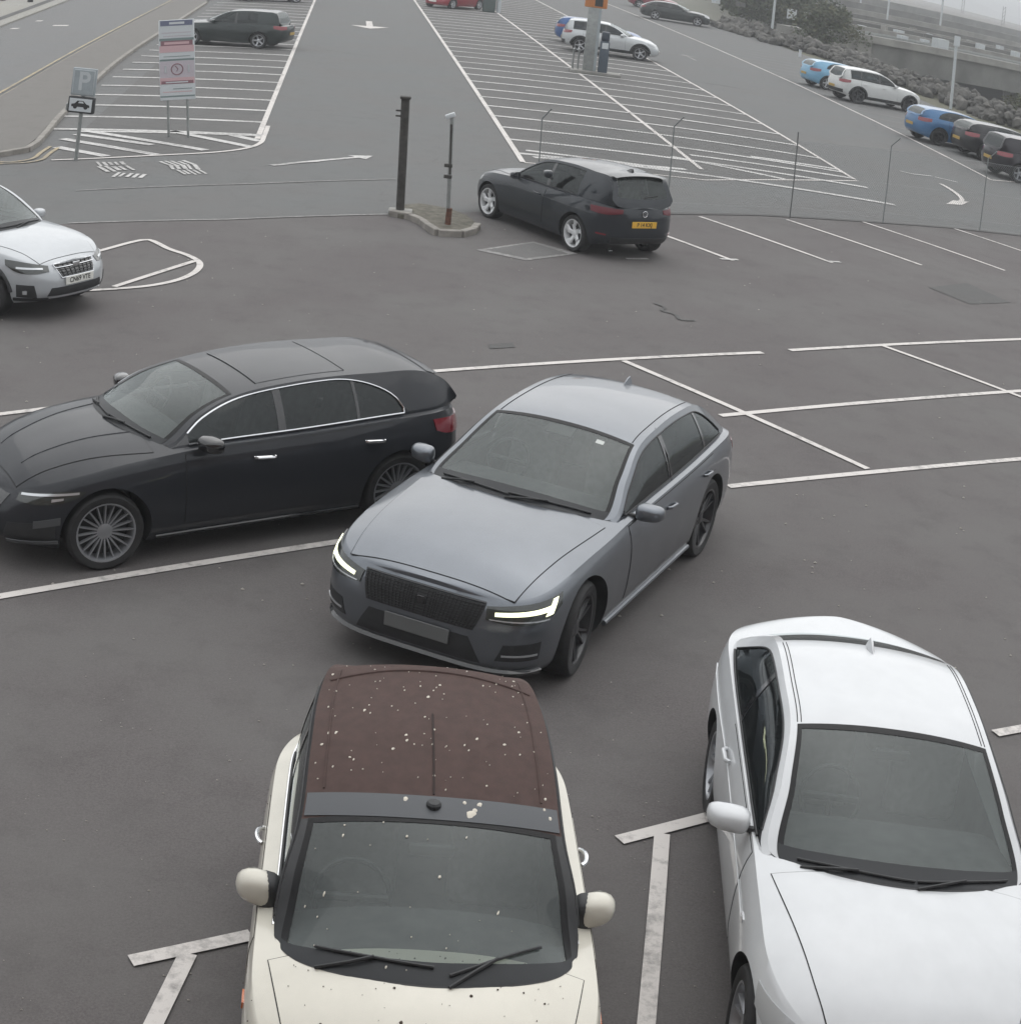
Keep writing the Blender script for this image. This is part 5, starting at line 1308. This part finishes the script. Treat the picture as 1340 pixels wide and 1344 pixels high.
band(0.985, 1.02, M['sign_teal']); band(1.17, 1.19, M['sign_teal'], -0.1, 0.33); band(1.10, 1.12, M['pink'], -0.33, 0.33); band(1.95, 1.965, M['sign_teal'], -0.3, 0.3); band(2.52, 2.54, M['sign_lilac'], -0.33, 0.33); band(2.44, 2.46, M['sign_lilac'], -0.3, 0.33)
MB().tube([(0.13*math.cos(2*math.pi*i/26), -0.026, 1.65+0.13*math.sin(2*math.pi*i/26)) for i in range(27)], 0.013, 6, False).build('dial_symbol', M['maroon'], bd)
MB().tube([(-0.04, -0.026, 1.73), (0.02, -0.026, 1.66), (-0.01, -0.026, 1.60)], 0.012, 6).build('dial_symbol', M['maroon'], bd)
for x in (-0.26, 0.26): MB().tube([(x, -0.026, 1.57), (x, -0.026, 1.74)], 0.02, 6).build('dial_symbol', M['sign_pale'], bd)

# pay point: pillar with orange head, ticket machine beside it
def pay_point(px, label, k=1.0, dx=0.5, tall=2.6):
    b = at(*px); e = empty('pay_point', (b.x, b.y, 0)); tag(e, label, 'ticket machine')
    bevel_box('plinth', (0.25, 0, 0.06), (1.9, 0.9, 0.16), M['concrete'], e, 0.03, 2)
    bevel_box('pillar', (0, 0, 0.1+tall/2), (0.50, 0.18, tall), M['steel'], e, 0.03, 2)
    bevel_box('pillar_edge', (0.20, -0.092, 0.1+tall/2), (0.10, 0.02, tall-0.1), M['sign_grey'], e, 0.005, 1)
    hd = bevel_box('head_panel', (0.02, 0, tall+0.55), (0.84, 0.16, 0.9), mat('orange sign', (0.50, 0.19, 0.06), 0.5), e, 0.03, 2)
    bevel_box('head_mark', (0.12, -0.085, tall+0.42), (0.30, 0.02, 0.5), M['plastic'], hd, 0.01, 1)
    m_ = bevel_box('machine_body', (dx, -0.05, 0.75), (0.34, 0.36, 1.3), mat('machine blue grey', (0.055, 0.075, 0.10), 0.45), e, 0.03, 2)
    bevel_box('machine_screen', (dx, -0.24, 1.22), (0.24, 0.02, 0.24), M['sign_white'], m_, 0.01, 1)
    bevel_box('machine_hood', (dx, -0.03, 1.58), (0.30, 0.30, 0.40), mat('machine navy', (0.03, 0.04, 0.06), 0.4), m_, 0.06, 3)
    return e
pp = pay_point((772, 96), 'grey pay pillar with orange head and blue ticket machine in front of the silver four-by-four')
for x in (-0.42, -0.62): MB().tube([(x, -0.2, 0), (x, -0.2, 0.95), (x+0.0, 0.25, 0.95), (x, 0.25, 0)], 0.025, 8).build('guard_rail', M['steel'], pp)
b = at(651, 16); e = empty('service_cabinet', (b.x, b.y, 0)); tag(e, 'dark green service cabinet with pale post beside the red car', 'cabinet')
bevel_box('cabinet', (-0.45, 0, 0.5), (0.75, 0.5, 1.1), mat('cabinet green', (0.05, 0.075, 0.07), 0.5), e, 0.03, 2); bevel_box('door', (-0.45, -0.255, 0.52), (0.62, 0.02, 0.9), mat('cabinet door green', (0.06, 0.085, 0.08), 0.5), e, 0.01, 1)
MB().tube([(0.12, 0, 0), (0.12, 0, 2.6)], 0.13, 12).build('post', M['sign_pale'], e)

# ------------------------------------------------------------------ cars further off
def far_car(name, base, col, rear_px, front_px, side, label, metal=0.2, rim=None, style=(5, 'plain'), clad=False, heading=None, roof=None, group=None, scale=1.0, tail=True, over=None):
    sp = dict(base); sp.update(over or {}); c = Car(name, spec(paint=paint(name+' paint', col, metal, 0.32), lod=1, seats=False, **sp)); c.body(); c.cabin()
    c.wheels(style, rim or M['silver'])
    for sg in (1, -1):
        xm = sp['xa']-0.24; c.mirror(xm, c._belt(xm)[1]+0.03, c.pt, sg, (0.15, 0.21, 0.15), 0.05)
        if clad:
            c.patch('sill_cladding', lambda x, z, o: c.side(x, z, o, sg), [(c.wb-0.42, 0.27), (0.42, 0.27)], [(c.wb-0.42, 0.40), (0.42, 0.40)], M['plastic'], 0.012, 8, 2, None, 0.014, False)
            for xw in (0, c.wb):
                c.strip('arch_cladding', [c.side(xw+(c.R+0.09)*math.cos(a), c.R+(c.R+0.09)*math.sin(a), 0.006, sg) for a in [R(5+170*i/14) for i in range(15)]], 0.035, M['plastic'], None, 6)
    doors(c, [sp['windows'][0][0]+0.08, sp['windows'][0][1]-0.04, max(0.08, sp['windows'][1][1]-0.06)], c.zb(1.0)+0.13, hm=c.pt, hz=c.zt(1.0)-0.14)
    z = c.zt(-0.5)
    lamp_pair(c, 'tail_lamp', [(0.48, z-0.17), (0.8, z-0.18), (1.06, z-0.14)], [(0.48, z-0.05), (0.8, z-0.03), (1.08, z-0.03)], M['tail'], rear=True, off=0.01)
    z = c.zt(c.wb+0.3)
    lamp_pair(c, 'headlamp', [(0.5, z-0.20), (0.8, z-0.19), (1.08, z-0.12)], [(0.5, z-0.11), (0.8, z-0.07), (1.12, z-0.03)], M['lamp'], off=0.008)
    c.plate(0.62, M['plate_yd'], rear=True, off=0.014); c.plate(0.45, M['plate_w'], off=0.014)
    if clad: mid_patch(c, 'rear_bumper_cladding', 0.75, 0.40, 0.55, M['plastic'], True, 0.01)
    p = at(*rear_px); h = heading
    if h is None:
        d = at(*front_px)-p; h = math.atan2(d.y, d.x)
    left = Vector((-math.sin(h), math.cos(h), 0)); o = p-left*(side*(c.w-0.12)*scale)
    c.place(o.x, o.y, h, label, 'car', group, scale); return c

def traffic():
    volvo(); a_class(); fiat(); bmw(); golf(); subaru()
    far_car('estate_car', GOLF, (0.018, 0.026, 0.026), (339, 63), (262, 58), 1, 'dark green-black estate car parked behind the tariff board', 0.3, over=dict(xr=-1.0))
    far_car('off_road_car', SUV, (0.50, 0.52, 0.53), (760, 68), (840, 79), -1, 'silver white four-by-four parked behind the pay pillar', 0.3, clad=True)
    far_car('hatchback_car', HATCH, (0.04, 0.10, 0.26), (749, 57), None, -1, 'blue hatchback half hidden behind the silver four-by-four', 0.2, heading=R(-3))
    far_car('saloon_car', SEDAN, (0.016, 0.022, 0.022), (859, 25), (910, 33), -1, 'dark saloon car parked at the foot of the bushy bank', 0.2)
    far_car('hatchback_car', GOLF, (0.20, 0.02, 0.035), (838, 9), (880, 15), -1, 'red hatchback half hidden behind the dark saloon', 0.1)
    far_car('hatchback_car', HATCH, (0.26, 0.022, 0.035), (627, 12), (566, 11), 1, 'crimson hatchback parked across the end of the middle bays', 0.1)
    far_car('hatchback_car', GOLF, (0.012, 0.013, 0.015), (388, 3), (328, 1), 1, 'black car in the bay beyond the dark estate car', 0.1)
    far_car('hatchback_car', HATCH, (0.17, 0.36, 0.52), (1083, 117), None, -1, 'pale blue hatchback parked behind the white crossover under the rocks', 0.1, heading=R(14))
    far_car('crossover_car', SUV, (0.54, 0.55, 0.545), (1123, 135), (1198, 148), -1, 'bright white crossover with dark wheels parked facing the rocks', 0.0, M['alloy_black'], clad=True)
    far_car('hatchback_car', HATCH, (0.055, 0.15, 0.30), (1229, 190), None, -1, 'mid blue hatchback parked facing the rocks by the sign pole', 0.2, M['alloy_black'], heading=R(13))
    far_car('hatchback_car', HATCH, (0.012, 0.012, 0.015), (1291, 211), None, -1, 'black hatchback parked next to the mid blue one', 0.2, M['alloy_grey'], heading=R(12))
    far_car('hatchback_car', GOLF, (0.016, 0.014, 0.019), (1334, 239), None, -1, 'near-black hatchback with red tail lamps at the end of the row', 0.2, M['alloy_grey'], heading=R(12))
traffic()

# ------------------------------------------------------------------ rock bank, bushes, railway
random.seed(21)
def rocks():
    mb = MB(); base = [Vector((p.x, p.y, 0)) for p in BANK[1:7]]; D = resample(base, 400)
    ico = bmesh.new(); bmesh.ops.create_icosphere(ico, subdivisions=1, radius=1.0); iv = [v.co.copy() for v in ico.verts]; ifc = [[v.index for v in f.verts] for f in ico.faces]; ico.free()
    for i in range(1500):
        p = random.choice(D); r = random.uniform(0.10, 0.42); o = random.uniform(-1.6, 2.2)
        c = Vector((p.x+o, p.y+o*0.35+random.uniform(-0.5, 0.5), 0.75*math.exp(-(o/1.3)**2)*random.uniform(0.2, 1.0)+0.05-0.25*max(0, o-0.8)))
        q = Matrix.Rotation(random.uniform(0, 6.28), 3, Vector((random.random(), random.random(), random.random()+0.1)).normalized())
        s3 = Vector((r*random.uniform(0.8, 1.4), r*random.uniform(0.7, 1.1), r*random.uniform(0.55, 0.9)))
        mb.add([c+q @ Vector((v.x*s3.x*random.uniform(0.8, 1.15), v.y*s3.y*random.uniform(0.8, 1.15), v.z*s3.z*random.uniform(0.8, 1.15))) for v in iv], ifc)
    o = mb.build('rock_bank', mat('bank stone', (0.062, 0.061, 0.058), 0.95, col2=(0.15, 0.144, 0.132), nscale=1.3, bump=0.4, bscale=12), None, False)
    tag(o, 'long bank of broken grey rocks between the parked cars and the railway', 'rocks', kind='stuff')
rocks()

LEAF = [mat('leaf dark', (0.030, 0.042, 0.022), 0.8, noise=0.3, nscale=3), mat('leaf mid', (0.055, 0.070, 0.035), 0.8, noise=0.3, nscale=3), mat('leaf olive', (0.080, 0.080, 0.042), 0.8, noise=0.3, nscale=3)]
BARK = mat('bark', (0.06, 0.05, 0.04), 0.95, noise=0.3)
def bush(name, loc, rx, ry, h, n, label, mi=(0, 1, 1, 2), leaf=0.22, cat='bush', group=None, trunk=0.3):
    e = empty(name, tuple(loc)); tag(e, label, cat, group); vs, fs, fm = [], [], []
    cl = [(Vector((random.gauss(0, 0.42)*rx, random.gauss(0, 0.42)*ry, h*(0.25+0.6*random.random()**0.8))), random.uniform(0.28, 0.55)) for _ in range(max(6, int(n/130)))]
    for _ in range(n):
        c, r = random.choice(cl); d = Vector((random.gauss(0, 1), random.gauss(0, 1), random.gauss(0, 0.8))).normalized()*(r*min(rx, h)*random.random()**0.35)
        p = c+d
        if p.z < 0.03: p.z = random.uniform(0.03, 0.25*h)
        a = Vector((random.gauss(0, 1), random.gauss(0, 1), random.gauss(0, 0.6))).normalized(); b2 = a.cross(Vector((random.gauss(0, 1), random.gauss(0, 1), random.gauss(0, 1)))).normalized()
        L = leaf*random.uniform(0.6, 1.3); k = len(vs)
        vs += [p-a*L*0.5, p+b2*L*0.28, p+a*L*0.5, p-b2*L*0.28]; fs.append((k, k+1, k+2, k+3)); fm.append(random.randrange(3) if random.random() < 0.3 else mi[int(hash((round(c.x, 2), round(c.y, 2))) % len(mi))])
    tag(obj('crown', vs, fs, LEAF, e, False, fmats=fm), kind='stuff')
    mb = MB()
    for i in range(5):
        t = Vector((random.uniform(-0.5, 0.5)*rx, random.uniform(-0.5, 0.5)*ry, h*random.uniform(0.6, 0.85)))
        mb.tube([(t.x*0.1, t.y*0.1, -0.4), t*0.5+Vector((0, 0, -0.1)), t], 0.07*trunk/0.3, 6, r2=0.02)
    mb.build('stems', BARK, e); return e
bush('bush', at(1030, 40)+Vector((1.5, 7, 0)), 4.2, 4.0, 3.6, 9000, 'big dark green bush on the rock bank beside the lamp pole', (0, 0, 1, 1), 0.34)
bush('bush', at(985, 30)+Vector((1.2, 8, 0)), 3.6, 3.4, 3.0, 6000, 'loose grey-green bush further along the bank from the dark one', (0, 1, 1, 2), 0.34)
bush('bush', at(950, 14)+Vector((3, 10, 0)), 4.0, 3.4, 3.0, 5000, 'low bush at the far end of the rock bank', (0, 1, 2, 2), 0.36)
bush('bush', at(1076, 62)+Vector((1.0, 3, 0)), 2.6, 2.4, 3.2, 5000, 'olive bush against the bridge abutment', (1, 1, 2, 2), 0.3)
bush('bush', at(1332, 160)+Vector((1.6, 1.0, -0.3)), 2.0, 1.8, 1.7, 4200, 'olive green bush on the bank behind the black hatchback', (2, 1, 2, 2), 0.16)
bush('bush', at(1400, 180)+Vector((1.6, 1.0, -0.3)), 2.2, 1.8, 1.9, 3000, 'rounded bush on the bank behind the end hatchback', (2, 1, 2, 2), 0.16)

# railway viaduct: deep concrete girder, edge beam, ballast and rails running off to the horizon
ZD = 1.5; E0, E1 = at(1095, 38, ZD), at(1340, 85, ZD); ev = (E1-E0).normalized(); en = Vector((-ev.y, ev.x, 0))
via = empty('railway_viaduct', (E0.x, E0.y, 0)); tag(via, 'grey concrete railway viaduct with pale edge beam beyond the rocks', 'viaduct')
VB = Vector((E0.x, E0.y, 0))
def vbox(name, a0, a1, n0, n1, z0, z1, m, parent=None):
    c = [ev*a0+en*n0, ev*a1+en*n0, ev*a1+en*n1, ev*a0+en*n1]
    vs = [(p.x, p.y, z0) for p in c]+[(p.x, p.y, z1) for p in c]
    return obj(name, vs, [(3, 2, 1, 0), (4, 5, 6, 7), (0, 1, 5, 4), (1, 2, 6, 5), (2, 3, 7, 6), (3, 0, 4, 7)], m, parent or via, False)
M['ballast'] = ground_mat('track ballast', (0.115, 0.105, 0.10), (0.18, 0.165, 0.155), (0.14, 0.14, 0.12), nscale=5, big=0.08)
vbox('edge_beam', -0.5, 80, -0.25, 0.35, ZD-0.55, ZD, M['concrete'])
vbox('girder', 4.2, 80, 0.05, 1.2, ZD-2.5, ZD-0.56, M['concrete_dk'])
LB = at(985, -15, ZD)-E0; lbA, lbN = LB.dot(ev), LB.dot(en)
a_of = lambda n_: lbA*n_/lbN-0.4
cs = [ev*a_of(0.36)+en*0.36, ev*300+en*0.36, ev*900+en*900, ev*a_of(900)+en*900]
obj('deck', [(p.x, p.y, ZD-0.12) for p in cs]+[(p.x, p.y, ZD-1.0) for p in cs], [(0, 1, 2, 3), (7, 6, 5, 4), (0, 4, 5, 1), (1, 5, 6, 2), (2, 6, 7, 3), (3, 7, 4, 0)], M['ballast'], via, False)
vbox('abutment', 0.0, 4.0, -0.1, 6, -4.0, ZD-0.56, M['concrete'])
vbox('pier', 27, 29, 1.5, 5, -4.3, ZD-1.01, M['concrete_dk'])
for k, (n_, z_) in enumerate(((3.0, 0.10), (4.45, 0.10), (8.0, 0.1), (9.45, 0.1), (14.0, 0.1), (15.45, 0.1), (21.0, 0.1), (22.5, 0.1), (34, 0.1), (35.5, 0.1), (52, 0.1), (53.5, 0.1))):
    vbox('rail', a_of(n_), 240, n_, n_+0.12+0.05*(n_ > 20), ZD-0.119, ZD+0.06, M['steel'])
for k, (n0, h0, m_) in enumerate(((6.2, 0.35, 'concrete'), (11.5, 0.5, 'concrete_dk'), (18.0, 0.45, 'concrete'), (27, 0.6, 'concrete_dk'), (42, 0.7, 'concrete'), (70, 0.9, 'concrete_dk'), (120, 1.2, 'concrete_dk'))):
    vbox('cable_trough', a_of(n0), 200, n0, n0+0.5, ZD-0.119, ZD+h0, M[m_])
vbox('relay_box', 12.2, 13.6, 0.6, 1.2, ZD-0.119, ZD+0.75, M['sign_pale'])
for i in range(26):
    a, n_ = random.uniform(1, 40), random.uniform(1.5, 20)
    vbox('trackside_box', a, a+random.uniform(0.3, 0.9), n_, n_+0.5, ZD-0.119, ZD+random.uniform(0.25, 0.8), M[random.choice(('sign_pale', 'concrete', 'concrete_dk', 'sign_pale'))])
def mast(px, zt, label, lattice=False, zb=ZD-0.1, k=1.0):
    b = at(px[0], px[1], zb); e = empty('overhead_line_mast' if not lattice else 'lattice_mast', tuple(b)); tag(e, label, 'mast', 'overhead line masts on the viaduct')
    if lattice:
        for x in (-0.3*k, 0.3*k): MB().tube([(x, 0, 0), (x, 0, zt)], 0.06*k, 6).build('leg', M['dark_post'], e)
        for i in range(5): MB().tube([(-0.3*k, 0, zt*i/5), (0.3*k, 0, zt*(i+1)/5)], 0.045*k, 5).build('brace', M['dark_post'], e)
    else:
        MB().tube([(0, 0, 0), (0, 0, zt)], 0.11*k, 10).build('shaft', M['sign_pale'], e); MB().tube([(0, 0, zt*0.9), (2.0*k, 0.8, zt*0.93)], 0.05*k, 6).build('bracket_arm', M['steel'], e)
    return e
mast((1163, 30), 6.5, 'pale overhead line mast on the viaduct near the abutment')
mast((1233, 35), 6.5, 'pale overhead line mast on the viaduct behind the sign pole', k=1.3)
mast((1128, 12), 7, 'slim overhead line mast beyond the bush', k=1.2)
mast((1262, 17), 6.5, 'dark lattice mast seen against the sky', True, k=1.6)
mast((1315, 33), 6.5, 'dark lattice mast seen against the sky', True, k=1.4)
# poles by the rocks
b = at(1247, 141); e = empty('sign_pole', tuple(b)); tag(e, 'tall pale sign pole with small white plate above the rocks', 'pole')
MB().tube([(0, 0, -0.2), (-0.12, 0, 3.7)], 0.075, 10).build('shaft', M['sign_pale'], e); bevel_box('plate', (-0.12, -0.1, 3.55), (0.32, 0.03, 0.55), M['sign_white'], e, 0.02, 1)
b = at(1011, 52); e = empty('lamp_pole', tuple(b)); tag(e, 'slender pale lamp pole in front of the dark green bush', 'pole')
MB().tube([(0, 0, -0.2), (0, 0, 8.0)], 0.10, 10, r2=0.06).build('shaft', M['sign_pale'], e); bevel_box('lantern', (0.3, -0.1, 8.0), (0.8, 0.25, 0.14), M['sign_pale'], e, 0.04, 2)
b = at(1049, 74); e = empty('marker_post', tuple(b)); tag(e, 'short white marker post at the foot of the rocks', 'post')
MB().tube([(0, 0, -0.1), (0, 0, 0.42)], 0.09, 10).build('shaft', M['sign_white'], e); MB().tube([(0, 0, 0.42), (0, 0, 0.46)], 0.10, 10).build('cap', M['sign_pale'], e)
# far hills closing the horizon
hv = []; n = 60
for i in range(n+1):
    x = -1500+3000*i/n; hv += [(x, 2600, -5), (x, 2600+40, 3+7*math.sin(i*0.7)+5*math.sin(i*1.9+1)), (x, 2900, -5)]
tag(obj('hills', hv, [(3*i+j, 3*i+j+1, 3*i+j+4, 3*i+j+3) for i in range(n) for j in range(2)], mat('far hill', (0.12, 0.125, 0.11), 1.0)), kind='structure')
# low planting and bollards on the verge across the road
for k, q in enumerate(((4, 2), (22, -1), (40, 4))):
    b = at(*q); e = empty('verge_bollard', (b.x, b.y, 0.09)); tag(e, 'short dark bollard with pale cap standing on the verge across the road', 'bollard', 'bollards on the verge')
    MB().tube([(0, 0, -0.1), (0, 0, 0.9)], 0.16, 10).build('shaft', M['plastic'], e); MB().tube([(0, 0, 0.9), (0, 0, 0.96)], 0.13, 10).build('cap', M['sign_pale'], e)
# grit and litter lying about the yard
random.seed(5); mb = MB()
for _ in range(420):
    p = at(random.uniform(-40, 1380), random.uniform(300, 1340)); r = random.uniform(0.006, 0.02)*(1 if p.y > 12 else 0.5)
    mb.add([p+Vector((r*math.cos(2*math.pi*i/5+p.x), r*0.8*math.sin(2*math.pi*i/5+p.x), 0.010)) for i in range(5)]+[p+Vector((0, 0, 0.012+r*0.6))], [(i, (i+1) % 5, 5) for i in range(5)])
tag(mb.build('grit', mat('pale grit', (0.34, 0.32, 0.29), 0.9), None, False), 'pale grit and litter scattered over the brown tarmac yard', 'grit', kind='stuff')
# unseen building that carries the camera, added to shade the near yard
bw_ = empty('unseen_building', (4, -0.45, 0)); tag(bw_, 'unseen brown brick building added behind the camera to shade the near yard', 'building')
brick = mat('brown brick', (0.16, 0.10, 0.075), 0.9, noise=0.25, nscale=2)
MB().box((0, -4, 4.2), (70, 8, 8.4)).build('wall', brick, bw_, False); MB().box((0, -4, 8.55), (70.6, 8.6, 0.3)).build('parapet', M['concrete'], bw_, False)
for i in range(10):
    for z in (1.9, 5.6 if i not in (4, 5) else 7.0):
        if z == 7.0: continue
        f_ = bevel_box('window', (-29+6.4*i, 0.02, z), (1.9, 0.12, 1.5), M['sign_pale'], bw_, 0.02, 1); bevel_box('pane', (-29+6.4*i, 0.06, z), (1.7, 0.06, 1.3), M['gloss_black'], f_, 0.005, 1)
# thin haze volume added over the whole place to lift the dark tones
hz_ = MB().box((0, 2140, 7.3), (5400, 4940, 25.2)).build('haze', None, None, False)
hm = bpy.data.materials.new('added haze'); hm.use_nodes = True; hn = hm.node_tree.nodes; hn.clear()
ho = hn.new('ShaderNodeOutputMaterial'); pv = hn.new('ShaderNodeVolumePrincipled'); pv.inputs['Density'].default_value = 0.0013; pv.inputs['Color'].default_value = (0.93, 0.95, 0.97, 1); pv.inputs['Anisotropy'].default_value = 0.0
hm.node_tree.links.new(pv.outputs[0], ho.inputs['Volume']); hz_.data.materials.append(hm); tag(hz_, kind='stuff')
